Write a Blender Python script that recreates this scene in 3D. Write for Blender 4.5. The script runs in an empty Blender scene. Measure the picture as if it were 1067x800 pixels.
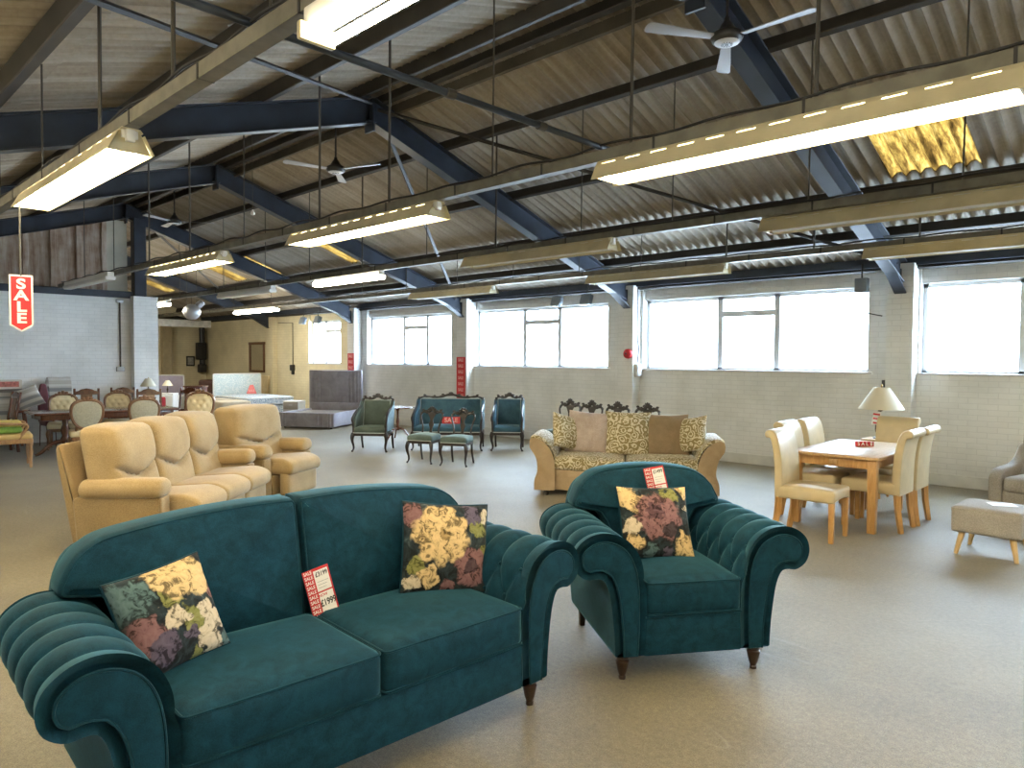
import bpy, bmesh, math, random
from mathutils import Vector, Matrix
random.seed(7)
SC = bpy.context.scene
COL = SC.collection
PI = math.pi
rad = math.radians


# ------------------------------------------------------------------ materials
def new_mat(name):
    m = bpy.data.materials.new(name)
    m.use_nodes = True
    nt = m.node_tree
    nt.nodes.clear()
    out = nt.nodes.new('ShaderNodeOutputMaterial')
    b = nt.nodes.new('ShaderNodeBsdfPrincipled')
    nt.links.new(b.outputs[0], out.inputs[0])
    return m, nt, b, out


def N(nt, kind, **kw):
    n = nt.nodes.new(kind)
    for k, v in kw.items():
        if hasattr(n, k):
            setattr(n, k, v)
        else:
            n.inputs[k].default_value = v
    return n


def rgb(c):
    return (c[0], c[1], c[2], 1.0)


def coords(nt, scale=(1, 1, 1), kind='Object'):
    tc = N(nt, 'ShaderNodeTexCoord')
    mp = N(nt, 'ShaderNodeMapping')
    mp.inputs['Scale'].default_value = scale
    nt.links.new(tc.outputs[kind], mp.inputs[0])
    return mp.outputs[0]


def ramp(nt, fac, stops):
    r = N(nt, 'ShaderNodeValToRGB')
    el = r.color_ramp.elements
    while len(el) < len(stops):
        el.new(0.5)
    for e, (p, c) in zip(el, stops):
        e.position = p
        e.color = rgb(c)
    nt.links.new(fac, r.inputs[0])
    return r.outputs[0]


def mixc(nt, fac, a, b):
    m = N(nt, 'ShaderNodeMix', data_type='RGBA')
    for sock, v in ((m.inputs[0], fac), (m.inputs[6], a), (m.inputs[7], b)):
        if isinstance(v, bpy.types.NodeSocket):
            nt.links.new(v, sock)
        elif isinstance(v, (int, float)):
            sock.default_value = v
        else:
            sock.default_value = rgb(v)
    return m.outputs[2]


def math_n(nt, op, a, b=None, clamp=False):
    m = N(nt, 'ShaderNodeMath', operation=op)
    m.use_clamp = clamp
    for i, v in enumerate((a, b)):
        if v is None:
            continue
        if isinstance(v, bpy.types.NodeSocket):
            nt.links.new(v, m.inputs[i])
        else:
            m.inputs[i].default_value = v
    return m.outputs[0]


def bump(nt, b, h, strength=0.3, dist=0.01):
    n = N(nt, 'ShaderNodeBump')
    n.inputs['Strength'].default_value = strength
    n.inputs['Distance'].default_value = dist
    nt.links.new(h, n.inputs['Height'])
    nt.links.new(n.outputs[0], b.inputs['Normal'])


def noise(nt, vec, scale, detail=3, rough=0.5, dist=0.0):
    n = N(nt, 'ShaderNodeTexNoise')
    n.inputs['Scale'].default_value = scale
    n.inputs['Detail'].default_value = detail
    n.inputs['Roughness'].default_value = rough
    n.inputs['Distortion'].default_value = dist
    nt.links.new(vec, n.inputs['Vector'])
    return n.outputs[0]


def plain(name, c, rough=0.6, metal=0.0, var=0.0, scale=8.0, sheen=0.0, bmp=0.0, coat=0.0):
    m, nt, b, out = new_mat(name)
    b.inputs['Base Color'].default_value = rgb(c)
    b.inputs['Roughness'].default_value = rough
    b.inputs['Metallic'].default_value = metal
    b.inputs['Coat Weight'].default_value = coat
    if sheen:
        b.inputs['Sheen Weight'].default_value = sheen
        b.inputs['Sheen Roughness'].default_value = 0.4
    if var or bmp:
        v = coords(nt)
        f = noise(nt, v, scale, 4)
        if var:
            lo = tuple(x * (1 - var) for x in c)
            hi = tuple(min(1, x * (1 + var)) for x in c)
            nt.links.new(ramp(nt, f, [(0.3, lo), (0.7, hi)]), b.inputs['Base Color'])
        if bmp:
            bump(nt, b, f, bmp, 0.004)
    return m


def velvet(name, c, c2, sheen=0.35, tint=(0.5, 0.75, 0.8), fine=260, blotch=7):
    """pile fabric: soft blotches where the pile is brushed, a fine grain, and sheen at grazing angles"""
    m, nt, b, out = new_mat(name)
    v = coords(nt)
    big = noise(nt, v, blotch, 4, 0.6, 0.6)
    fine_n = noise(nt, v, fine, 2)
    f = math_n(nt, 'ADD', math_n(nt, 'MULTIPLY', big, 0.62), math_n(nt, 'MULTIPLY', fine_n, 0.38))
    nt.links.new(ramp(nt, f, [(0.36, c), (0.64, c2)]), b.inputs['Base Color'])
    b.inputs['Roughness'].default_value = 0.75
    b.inputs['Sheen Weight'].default_value = sheen
    b.inputs['Sheen Roughness'].default_value = 0.35
    b.inputs['Sheen Tint'].default_value = rgb(tint)
    b.inputs['Specular IOR Level'].default_value = 0.15
    bump(nt, b, fine_n, 0.25, 0.002)
    return m


def woven(name, c, c2, scale=220, sheen=0.1, streak=(1, 1, 1), rough=0.85):
    m, nt, b, out = new_mat(name)
    v = coords(nt, streak)
    f = noise(nt, v, scale, 3, 0.7)
    g = noise(nt, coords(nt), 5, 3)
    t = math_n(nt, 'ADD', math_n(nt, 'MULTIPLY', f, 0.75), math_n(nt, 'MULTIPLY', g, 0.25))
    nt.links.new(ramp(nt, t, [(0.35, c), (0.65, c2)]), b.inputs['Base Color'])
    b.inputs['Roughness'].default_value = rough
    b.inputs['Sheen Weight'].default_value = sheen
    b.inputs['Specular IOR Level'].default_value = 0.2
    bump(nt, b, f, 0.3, 0.003)
    return m


def wood(name, c, c2, scale=(6, 6, 1.2), rough=0.4, coat=0.2):
    m, nt, b, out = new_mat(name)
    v = coords(nt, scale)
    f = noise(nt, v, 6, 5, 0.6, 1.2)
    nt.links.new(ramp(nt, f, [(0.3, c), (0.7, c2)]), b.inputs['Base Color'])
    b.inputs['Roughness'].default_value = rough
    b.inputs['Coat Weight'].default_value = coat
    return m


def painted_brick(name, c, c2, mortar, axis='X', rough=0.6):
    """painted brickwork; the courses show as relief and slightly darker joints"""
    m, nt, b, out = new_mat(name)
    tc = N(nt, 'ShaderNodeTexCoord')
    sep = N(nt, 'ShaderNodeSeparateXYZ')
    comb = N(nt, 'ShaderNodeCombineXYZ')
    nt.links.new(tc.outputs['Object'], sep.inputs[0])
    h = math_n(nt, 'ADD', sep.outputs['X'], sep.outputs['Y'])
    nt.links.new(h, comb.inputs[0])
    nt.links.new(sep.outputs['Z'], comb.inputs[1])
    br = N(nt, 'ShaderNodeTexBrick')
    br.inputs['Scale'].default_value = 1.0
    br.inputs['Brick Width'].default_value = 0.225
    br.inputs['Row Height'].default_value = 0.075
    br.inputs['Mortar Size'].default_value = 0.006
    br.inputs['Mortar Smooth'].default_value = 0.4
    br.inputs['Bias'].default_value = 0.0
    br.inputs['Color1'].default_value = rgb(c)
    br.inputs['Color2'].default_value = rgb(c2)
    br.inputs['Mortar'].default_value = rgb(mortar)
    nt.links.new(comb.outputs[0], br.inputs['Vector'])
    nz = noise(nt, tc.outputs['Object'], 1.3, 4, 0.6)
    dirt = ramp(nt, nz, [(0.3, (0.82, 0.82, 0.80)), (0.6, (1, 1, 1))])
    mul = N(nt, 'ShaderNodeMix', data_type='RGBA', blend_type='MULTIPLY')
    mul.inputs[0].default_value = 1.0
    nt.links.new(br.outputs['Color'], mul.inputs[6])
    nt.links.new(dirt, mul.inputs[7])
    nt.links.new(mul.outputs[2], b.inputs['Base Color'])
    b.inputs['Roughness'].default_value = rough
    inv = math_n(nt, 'SUBTRACT', 1.0, br.outputs['Fac'])
    hh = math_n(nt, 'ADD', inv, math_n(nt, 'MULTIPLY', noise(nt, tc.outputs['Object'], 40, 3), 0.35))
    bump(nt, b, hh, 0.35, 0.005)
    return m


def flower_fabric(name, blobs, base=(0.012, 0.014, 0.016)):
    """painterly flower print: every blob is (u, v, radius, colour, petals), laid out in the cushion's own plane"""
    m, nt, b, out = new_mat(name)
    tc = N(nt, 'ShaderNodeTexCoord')
    sep = N(nt, 'ShaderNodeSeparateXYZ')
    warp = N(nt, 'ShaderNodeTexNoise')
    warp.inputs['Scale'].default_value = 16
    warp.inputs['Detail'].default_value = 4
    nt.links.new(tc.outputs['Object'], warp.inputs['Vector'])
    off = N(nt, 'ShaderNodeVectorMath', operation='MULTIPLY_ADD')
    nt.links.new(warp.outputs['Color'], off.inputs[0])
    off.inputs[1].default_value = (0.11, 0.11, 0.11)
    nt.links.new(tc.outputs['Object'], off.inputs[2])
    sub = N(nt, 'ShaderNodeVectorMath', operation='SUBTRACT')
    nt.links.new(off.outputs[0], sub.inputs[0])
    sub.inputs[1].default_value = (0.055, 0.055, 0.055)
    nt.links.new(sub.outputs[0], sep.inputs[0])
    fine = noise(nt, tc.outputs['Object'], 26, 5, 0.62, 1.2)
    mid = noise(nt, tc.outputs['Object'], 14, 4, 0.6, 1.0)
    col = ramp(nt, mid, [(0.42, base), (0.60, (0.03, 0.045, 0.05)), (0.72, (0.10, 0.13, 0.13))])
    for (u, v, r, c, pet) in blobs:
        du = math_n(nt, 'SUBTRACT', sep.outputs['X'], u)
        dv = math_n(nt, 'SUBTRACT', sep.outputs['Z'], v)
        d = math_n(nt, 'SQRT', math_n(nt, 'ADD', math_n(nt, 'MULTIPLY', du, du), math_n(nt, 'MULTIPLY', dv, dv)))
        dn = math_n(nt, 'DIVIDE', d, r)
        if pet:
            ang = math_n(nt, 'ARCTAN2', dv, du)
            lob = math_n(nt, 'MULTIPLY', math_n(nt, 'SINE', math_n(nt, 'MULTIPLY', ang, float(pet))), 0.07)
            dn = math_n(nt, 'ADD', dn, lob)
        mask = math_n(nt, 'MULTIPLY', math_n(nt, 'SUBTRACT', 1.0, dn), 7.0, clamp=True)
        tex = math_n(nt, 'ADD', math_n(nt, 'MULTIPLY', fine, 1.2), math_n(nt, 'MULTIPLY', dn, -0.12))
        dark = tuple(x * 0.28 for x in c)
        cc = ramp(nt, tex, [(0.40, dark), (0.50, c), (0.72, tuple(min(1, x * 1.15 + 0.02) for x in c))])
        col = mixc(nt, mask, col, cc)
    nt.links.new(col, b.inputs['Base Color'])
    b.inputs['Roughness'].default_value = 0.85
    b.inputs['Sheen Weight'].default_value = 0.03
    b.inputs['Specular IOR Level'].default_value = 0.15
    bump(nt, b, noise(nt, tc.outputs['Object'], 400, 2), 0.2, 0.002)
    return m


def damask(name, ground, figure, scale=9.0, lo=0.47, hi=0.53):
    """scrolling leaf pattern"""
    m, nt, b, out = new_mat(name)
    v = coords(nt)
    w = N(nt, 'ShaderNodeTexVoronoi', feature='SMOOTH_F1')
    w.inputs['Scale'].default_value = scale
    w.inputs['Smoothness'].default_value = 0.4
    nt.links.new(v, w.inputs['Vector'])
    nz = noise(nt, v, scale * 1.3, 2, 0.5, 2.2)
    rings = math_n(nt, 'SINE', math_n(nt, 'ADD', math_n(nt, 'MULTIPLY', w.outputs['Distance'], 22.0), math_n(nt, 'MULTIPLY', nz, 9.0)))
    f = math_n(nt, 'ADD', math_n(nt, 'MULTIPLY', rings, 0.5), 0.5)
    nt.links.new(ramp(nt, f, [(lo - 0.12, ground), (hi - 0.12, figure)]), b.inputs['Base Color'])
    b.inputs['Roughness'].default_value = 0.75
    b.inputs['Sheen Weight'].default_value = 0.15
    bump(nt, b, f, 0.15, 0.003)
    return m


def emission(name, c, s):
    m, nt, b, out = new_mat(name)
    b.inputs['Base Color'].default_value = rgb((0.9, 0.9, 0.9))
    b.inputs['Emission Color'].default_value = rgb(c)
    b.inputs['Emission Strength'].default_value = s
    return m


# ------------------------------------------------------------------ mesh builder
def frame(o=(0, 0, 0), u=(1, 0, 0), v=(0, 0, 1), w=(0, -1, 0)):
    return (Vector(o), Vector(u).normalized(), Vector(v).normalized(), Vector(w).normalized())


def catmull(pts, per=8, closed=False):
    P = [Vector(p) for p in pts]
    n = len(P)
    out = []
    segs = n if closed else n - 1
    for i in range(segs):
        if closed:
            p0, p1, p2, p3 = P[(i - 1) % n], P[i], P[(i + 1) % n], P[(i + 2) % n]
        else:
            p0, p1, p2, p3 = P[max(i - 1, 0)], P[i], P[i + 1], P[min(i + 2, n - 1)]
        for k in range(per):
            t = k / per
            out.append(0.5 * ((2 * p1) + (p2 - p0) * t + (2 * p0 - 5 * p1 + 4 * p2 - p3) * t * t + (3 * p1 - p0 - 3 * p2 + p3) * t ** 3))
    if not closed:
        out.append(P[-1].copy())
    return out


def resample(pts, n, closed=True):
    P = [Vector(p) for p in pts]
    Q = P + [P[0]] if closed else P
    L = [0]
    for a, b in zip(Q, Q[1:]):
        L.append(L[-1] + (b - a).length)
    tot = L[-1]
    out = []
    j = 0
    m = n if closed else n - 1
    for i in range(n):
        t = tot * i / m
        while j < len(L) - 2 and L[j + 1] < t:
            j += 1
        d = L[j + 1] - L[j]
        out.append(Q[j].lerp(Q[j + 1], (t - L[j]) / d if d > 1e-9 else 0))
    return out


def inset(outline, d):
    n = len(outline)
    if abs(d) < 1e-9:
        return [Vector(p) for p in outline]
    P = [Vector((p[0], p[1])) for p in outline]
    res = []
    for i in range(n):
        a, b, c = P[i - 1], P[i], P[(i + 1) % n]
        t1 = (b - a)
        t2 = (c - b)
        n1 = Vector((-t1.y, t1.x)).normalized() if t1.length > 1e-9 else Vector((0, 0))
        n2 = Vector((-t2.y, t2.x)).normalized() if t2.length > 1e-9 else n1
        nn = n1 + n2
        if nn.length < 1e-6:
            nn = n1
        nn.normalize()
        k = max(0.5, nn.dot(n1))
        res.append(b + nn * (d / k))
    return res


def round_poly(pts, r, seg=4):
    """polygon (u, v) with every corner rounded by r (a number or a list)"""
    n = len(pts)
    out = []
    for i in range(n):
        p = Vector(pts[i]); a = Vector(pts[i - 1]); b = Vector(pts[(i + 1) % n])
        rr = r[i] if isinstance(r, (list, tuple)) else r
        if rr <= 0:
            out.append(p); continue
        da, db = (a - p), (b - p)
        rr = min(rr, da.length * 0.49, db.length * 0.49)
        s = p + da.normalized() * rr
        e = p + db.normalized() * rr
        for k in range(seg + 1):
            t = k / seg
            out.append((1 - t) ** 2 * s + 2 * t * (1 - t) * p + t * t * e)
    return out


class MB:
    def __init__(self):
        self.v = []
        self.f = []

    def add(self, vs, fs):
        o = len(self.v)
        self.v += [tuple(p) for p in vs]
        self.f += [tuple(i + o for i in f) for f in fs]
        return self

    def box(self, c, s, bev=0.0, seg=2, rot=None, taper=None):
        bm = bmesh.new()
        bmesh.ops.create_cube(bm, size=1.0)
        for q in bm.verts:
            q.co = Vector((q.co.x * s[0], q.co.y * s[1], q.co.z * s[2]))
            if taper and q.co.z < 0:
                q.co.x *= taper
                q.co.y *= taper
        if bev:
            bmesh.ops.bevel(bm, geom=bm.edges[:] + bm.verts[:], offset=bev, segments=seg, profile=0.5, affect='EDGES')
        M = Matrix.Translation(c)
        if rot is not None:
            M = M @ (rot.to_4x4() if isinstance(rot, Matrix) else Matrix.Rotation(rot, 4, 'Z'))
        bm.verts.index_update()
        self.add([M @ q.co for q in bm.verts], [[q.index for q in f.verts] for f in bm.faces])
        bm.free()
        return self

    def span(self, x0, x1, y0, y1, z0, z1, bev=0.0):
        return self.box(((x0 + x1) / 2, (y0 + y1) / 2, (z0 + z1) / 2), (abs(x1 - x0), abs(y1 - y0), abs(z1 - z0)), bev)

    def tube(self, path, r, n=8, closed=False, flat=1.0):
        P = [Vector(p) for p in path]
        m = len(P)
        R = r if isinstance(r, (list, tuple)) else [r] * m
        rings = []
        prev = None
        for i in range(m):
            if closed:
                t = P[(i + 1) % m] - P[i - 1]
            else:
                t = P[min(i + 1, m - 1)] - P[max(i - 1, 0)]
            if t.length < 1e-9:
                t = Vector((0, 0, 1))
            t.normalize()
            if prev is None:
                a = Vector((0, 0, 1)) if abs(t.z) < 0.9 else Vector((1, 0, 0))
                u = (a - t * a.dot(t)).normalized()
            else:
                u = prev - t * prev.dot(t)
                u = u.normalized() if u.length > 1e-6 else prev
            prev = u
            w = t.cross(u)
            rings.append([P[i] + (u * math.cos(2 * PI * k / n) + w * math.sin(2 * PI * k / n) * flat) * R[i] for k in range(n)])
        vs = [p for g in rings for p in g]
        fs = []
        for i in range(m if closed else m - 1):
            j = (i + 1) % m
            for k in range(n):
                k2 = (k + 1) % n
                fs.append((i * n + k, i * n + k2, j * n + k2, j * n + k))
        if not closed:
            fs.append(tuple(range(n))[::-1])
            fs.append(tuple((m - 1) * n + k for k in range(n)))
        return self.add(vs, fs)

    def lathe(self, prof, c=(0, 0, 0), n=20, axis=None, lobes=0, amp=0.0):
        rot = Matrix.Identity(3) if axis is None else Vector((0, 0, 1)).rotation_difference(Vector(axis)).to_matrix()
        c = Vector(c)
        vs = []
        for (r, z) in prof:
            for k in range(n):
                a = 2 * PI * k / n
                rr = r * (1 + amp * math.cos(lobes * a)) if lobes else r
                vs.append(c + rot @ Vector((rr * math.cos(a), rr * math.sin(a), z)))
        fs = []
        for i in range(len(prof) - 1):
            for k in range(n):
                k2 = (k + 1) % n
                fs.append((i * n + k, i * n + k2, (i + 1) * n + k2, (i + 1) * n + k))
        fs.append(tuple(range(n))[::-1])
        fs.append(tuple((len(prof) - 1) * n + k for k in range(n)))
        return self.add(vs, fs)

    def solid(self, outline, w0, w1, r=0.02, fr=None, dome0=0.0, dome1=0.0, edge=3, rings=4, fn=None, ngon=False):
        """an outline (u, v) counter-clockwise seen from +w, given thickness w0..w1, its edges rounded by r and its faces domed"""
        fr = fr or frame()
        O, U, V, W = fr
        n = len(outline)
        secs = []
        r = min(r, (w1 - w0) * 0.5)
        ins = inset(outline, r)
        cen = Vector((sum(p[0] for p in ins) / n, sum(p[1] for p in ins) / n))
        if not ngon:
            for k in range(1, rings):
                f = k / rings
                secs.append(([cen + (p - cen) * f for p in ins], w0 - dome0 * (1 - f * f)))
        for k in range(edge + 1):
            a = PI / 2 * k / edge
            secs.append((inset(outline, r * (1 - math.sin(a))), w0 + r * (1 - math.cos(a))))
        for k in range(edge + 1):
            a = PI / 2 * k / edge
            secs.append((inset(outline, r * (1 - math.cos(a))), w1 - r + r * math.sin(a)))
        if not ngon:
            for k in range(rings - 1, 0, -1):
                f = k / rings
                secs.append(([cen + (p - cen) * f for p in ins], w1 + dome1 * (1 - f * f)))
        vs = []
        for pts, w in secs:
            for p in pts:
                vs.append((p[0], p[1], w))
        m = len(secs)
        fs = []
        for i in range(m - 1):
            for k in range(n):
                k2 = (k + 1) % n
                fs.append((i * n + k, i * n + k2, (i + 1) * n + k2, (i + 1) * n + k))
        if ngon:
            fs.append(tuple(range(n))[::-1])
            fs.append(tuple((m - 1) * n + k for k in range(n)))
        else:
            vs.append((cen[0], cen[1], w0 - dome0))
            vs.append((cen[0], cen[1], w1 + dome1))
            a, b = len(vs) - 2, len(vs) - 1
            for k in range(n):
                k2 = (k + 1) % n
                fs.append((a, k2, k))
                fs.append((b, (m - 1) * n + k, (m - 1) * n + k2))
        if fn:
            vs = [fn(*p) for p in vs]
        return self.add([O + U * p[0] + V * p[1] + W * p[2] for p in vs], fs)

    def pad(self, c, h, r, n=(10, 10, 4), fn=None, rot=None):
        """box with round edges on an even grid; h are half sizes; fn moves a point given its position and its place in -1..1"""
        bm = bmesh.new()
        seen = {}
        hx, hy, hz = h
        r = min(r, hx, hy, hz)

        def grid(a, k):
            # more lines near the ends, for the round edge
            t = -1 + 2 * a / k
            return math.sin(t * PI / 2) * 0.35 + t * 0.65

        def put(p):
            key = (round(p[0], 5), round(p[1], 5), round(p[2], 5))
            if key not in seen:
                q = Vector((p[0] * hx, p[1] * hy, p[2] * hz))
                core = Vector((max(-hx + r, min(hx - r, q.x)), max(-hy + r, min(hy - r, q.y)), max(-hz + r, min(hz - r, q.z))))
                d = q - core
                co = core + d.normalized() * r if d.length > 1e-9 else q
                if fn:
                    co = Vector(fn(co, p))
                seen[key] = bm.verts.new(co)
            return seen[key]
        for ax in range(3):
            a1, a2 = (ax + 1) % 3, (ax + 2) % 3
            for sgn in (-1, 1):
                for i in range(n[a1]):
                    for j in range(n[a2]):
                        q = []
                        for (di, dj) in ((0, 0), (1, 0), (1, 1), (0, 1)):
                            p = [0, 0, 0]
                            p[ax] = sgn
                            p[a1] = grid(i + di, n[a1])
                            p[a2] = grid(j + dj, n[a2])
                            q.append(put(p))
                        if sgn < 0:
                            q.reverse()
                        if len(set(q)) == 4:
                            try:
                                bm.faces.new(q)
                            except ValueError:
                                pass
        bm.verts.index_update()
        M = Matrix.Translation(c) @ (rot.to_4x4() if rot is not None else Matrix.Identity(4))
        self.add([M @ q.co for q in bm.verts], [[q.index for q in f.verts] for f in bm.faces])
        bm.free()
        return self

    def obj(self, name, mat, parent=None, angle=0.7, smooth=True):
        me = bpy.data.meshes.new(name)
        me.from_pydata(self.v, [], self.f)
        me.update()
        if smooth:
            me.polygons.foreach_set('use_smooth', [True] * len(me.polygons))
            me.set_sharp_from_angle(angle=angle)
        me.materials.append(mat)
        o = bpy.data.objects.new(name, me)
        COL.objects.link(o)
        if parent is not None:
            o.parent = parent
        return o


def thing(name, label, cat, loc=(0, 0, 0), rotz=0.0, group=None):
    o = bpy.data.objects.new(name, None)
    o.empty_display_size = 0.1
    COL.objects.link(o)
    o.location = loc
    o.rotation_euler = (0, 0, rotz)
    tag(o, label, cat, group)
    return o


def tag(o, label, cat, group=None):
    o['label'] = label
    o['category'] = cat
    if group:
        o['group'] = group
    return o


def struct(o):
    o['kind'] = 'structure'
    return o


def dup(root, loc=None, rotz=None, label=None, group=None):
    r = root.copy()
    COL.objects.link(r)
    if loc is not None:
        r.location = loc
    if rotz is not None:
        r.rotation_euler = (0, 0, rotz)
    if label:
        r['label'] = label
    if group:
        r['group'] = group
    for ch in list(root.children):
        c = ch.copy()
        COL.objects.link(c)
        c.parent = r
        for g in list(ch.children):
            d = g.copy()
            COL.objects.link(d)
            d.parent = c
    return r


def lettering(name, text, size, mat, parent, loc, rot, depth=0.0008, align='CENTER', sx=1.0, bold=0.0, spacing=1.0):
    cu = bpy.data.curves.new(name, 'FONT')
    cu.body = text
    cu.size = size
    cu.align_x = align
    cu.align_y = 'CENTER'
    cu.extrude = depth
    cu.offset = bold
    cu.space_line = spacing
    tmp = bpy.data.objects.new(name, cu)
    COL.objects.link(tmp)
    dg = bpy.context.evaluated_depsgraph_get()
    me = bpy.data.meshes.new_from_object(tmp.evaluated_get(dg))
    bpy.data.objects.remove(tmp)
    me.materials.clear()
    me.materials.append(mat)
    o = bpy.data.objects.new(name, me)
    COL.objects.link(o)
    o.parent = parent
    o.location = loc
    o.rotation_euler = rot
    o.scale = (sx, 1, 1)
    return o

EXPOSURE = 1.2
SKY = 14.0
TUBE = 30.0
ROOFLIGHT_DIRT = 0.0
# ------------------------------------------------------------------ camera
cam_d = bpy.data.cameras.new('camera')
cam = bpy.data.objects.new('camera', cam_d)
COL.objects.link(cam)
cam_d.sensor_width = 36.0
cam_d.lens = 36.0 * 745.0 / 1067.0
cam_d.clip_start = 0.05
cam.matrix_world = Matrix(((0.7181605, -0.0284651, 0.6952951, 0.0), (0.6958617, 0.0226427, -0.7178188, 0.0), (0.0046894, 0.9993383, 0.0360689, 1.7), (0, 0, 0, 1)))
SC.camera = cam
SC.view_settings.view_transform = 'Standard'
SC.view_settings.look = 'None'
SC.view_settings.gamma = 1.0
SC.view_settings.use_curve_mapping = False
SC.view_settings.exposure = EXPOSURE
SC.cycles.use_denoising = True
SC.cycles.max_bounces = 8
SC.cycles.diffuse_bounces = 5
SC.cycles.transparent_max_bounces = 8
SC.cycles.sample_clamp_indirect = 6.0

# ------------------------------------------------------------------ sky
world = bpy.data.worlds.new('overcast_sky')
SC.world = world
world.use_nodes = True
wnt = world.node_tree
wnt.nodes.clear()
wo = wnt.nodes.new('ShaderNodeOutputWorld')
wb = wnt.nodes.new('ShaderNodeBackground')
wb.inputs[0].default_value = (0.62, 0.80, 1.0, 1)
wb.inputs[1].default_value = SKY
wnt.links.new(wb.outputs[0], wo.inputs[0])

# ------------------------------------------------------------------ materials of the room
M_wallwhite = painted_brick('white_painted_brick', (0.83, 0.83, 0.81), (0.80, 0.80, 0.785), (0.73, 0.73, 0.715))
M_wallwindow = painted_brick('off_white_painted_brick', (0.765, 0.77, 0.755), (0.735, 0.74, 0.727), (0.665, 0.67, 0.66))
M_cream = painted_brick('cream_painted_brick', (0.72, 0.645, 0.44), (0.69, 0.615, 0.42), (0.61, 0.54, 0.36))
M_frame = plain('white_window_frame', (0.62, 0.64, 0.66), 0.4)
M_sill = plain('painted_sill', (0.62, 0.61, 0.62), 0.5, var=0.08)
M_plinth = plain('plinth_paint', (0.60, 0.60, 0.57), 0.6, var=0.15, scale=3)
M_steel = plain('blue_black_steel_paint', (0.018, 0.026, 0.042), 0.45, var=0.35, scale=3)
M_purlin = plain('dark_purlin_steel', (0.022, 0.020, 0.018), 0.6, var=0.3, scale=4)
M_trunk = plain('grey_trunking', (0.135, 0.128, 0.10), 0.5, metal=0.2, var=0.25, scale=9)
M_rod = plain('dull_steel_rod', (0.07, 0.065, 0.055), 0.5, metal=0.4)
M_cable = plain('black_cable', (0.012, 0.012, 0.013), 0.5)
M_cream_metal = plain('cream_enamel', (0.56, 0.49, 0.31), 0.4, var=0.12, scale=5)
M_white_metal = plain('white_enamel', (0.70, 0.69, 0.64), 0.35)
M_tube_on = emission('lit_tube', (1.0, 0.86, 0.58), TUBE)
M_diff_on = emission('lit_diffuser', (1.0, 0.90, 0.70), TUBE * 0.8)
M_tube_off = plain('unlit_tube', (0.75, 0.75, 0.72), 0.25)
M_alu = plain('silver_metal', (0.45, 0.46, 0.48), 0.5, metal=0.8)
M_black = plain('black_plastic', (0.015, 0.015, 0.016), 0.4)
M_red = plain('sale_red', (0.50, 0.016, 0.022), 0.55)
M_signwhite = plain('sign_white', (0.80, 0.78, 0.74), 0.5)
M_pink = plain('faded_sign_pink', (0.72, 0.36, 0.33), 0.5)
M_ink = plain('black_ink', (0.02, 0.02, 0.02), 0.6)
M_greybox = plain('grey_sheet_metal', (0.16, 0.19, 0.22), 0.45, metal=0.3)
M_beigebox = plain('beige_plastic', (0.50, 0.46, 0.38), 0.5)

# asbestos cement roof sheets: weathered grey-brown with streaks down the slope
M_roof, nt, b, _o = new_mat('roof_sheet_cement')
v = coords(nt, (13.7, 0.22, 0.22))
st = noise(nt, v, 1.0, 4, 0.6)
bl = noise(nt, coords(nt), 0.55, 4, 0.6)
sp = noise(nt, coords(nt), 24, 3, 0.6)
f = math_n(nt, 'ADD', math_n(nt, 'MULTIPLY', st, 0.45), math_n(nt, 'ADD', math_n(nt, 'MULTIPLY', bl, 0.4), math_n(nt, 'MULTIPLY', sp, 0.15)))
nt.links.new(ramp(nt, f, [(0.34, (0.17, 0.138, 0.10)), (0.50, (0.30, 0.262, 0.21)), (0.66, (0.43, 0.395, 0.34))]), b.inputs['Base Color'])
b.inputs['Roughness'].default_value = 0.9

# translucent rooflight sheet, yellowed and dirty
M_rooflight = bpy.data.materials.new('aged_rooflight_sheet')
M_rooflight.use_nodes = True
nt = M_rooflight.node_tree
nt.nodes.clear()
ou = nt.nodes.new('ShaderNodeOutputMaterial')
tr = nt.nodes.new('ShaderNodeBsdfTranslucent')
df = nt.nodes.new('ShaderNodeBsdfDiffuse')
mx = nt.nodes.new('ShaderNodeMixShader')
mx.inputs[0].default_value = 0.72
vv = coords(nt, (6.8, 0.9, 1))
fn_ = noise(nt, vv, 2.0, 7, 0.74, 0.2)
cc_ = ramp(nt, fn_, [(0.34, (0.008, 0.004, 0.001)), (0.45, (0.040, 0.019, 0.004)), (0.55, (0.100, 0.055, 0.011)), (0.70, (0.19, 0.120, 0.038))])
dk_ = math_n(nt, 'MULTIPLY', 1.0, 0.5)
sc_ = mixc(nt, ROOFLIGHT_DIRT, cc_, (0.02, 0.012, 0.005))
nt.links.new(sc_, tr.inputs[0])
nt.links.new(cc_, df.inputs[0])
nt.links.new(df.outputs[0], mx.inputs[1])
nt.links.new(tr.outputs[0], mx.inputs[2])
nt.links.new(mx.outputs[0], ou.inputs[0])

# carpet
M_floor, nt, b, _o = new_mat('worn_carpet')
vc = coords(nt)
fine = noise(nt, vc, 150, 3, 0.8)
med = noise(nt, vc, 34, 3, 0.7)
big = noise(nt, vc, 0.55, 4, 0.6)
t = math_n(nt, 'ADD', math_n(nt, 'ADD', math_n(nt, 'MULTIPLY', fine, 0.50), math_n(nt, 'MULTIPLY', med, 0.22)), math_n(nt, 'MULTIPLY', big, 0.28))
carpet = ramp(nt, t, [(0.36, (0.066, 0.054, 0.032)), (0.50, (0.170, 0.142, 0.085)), (0.64, (0.325, 0.28, 0.18))])
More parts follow.
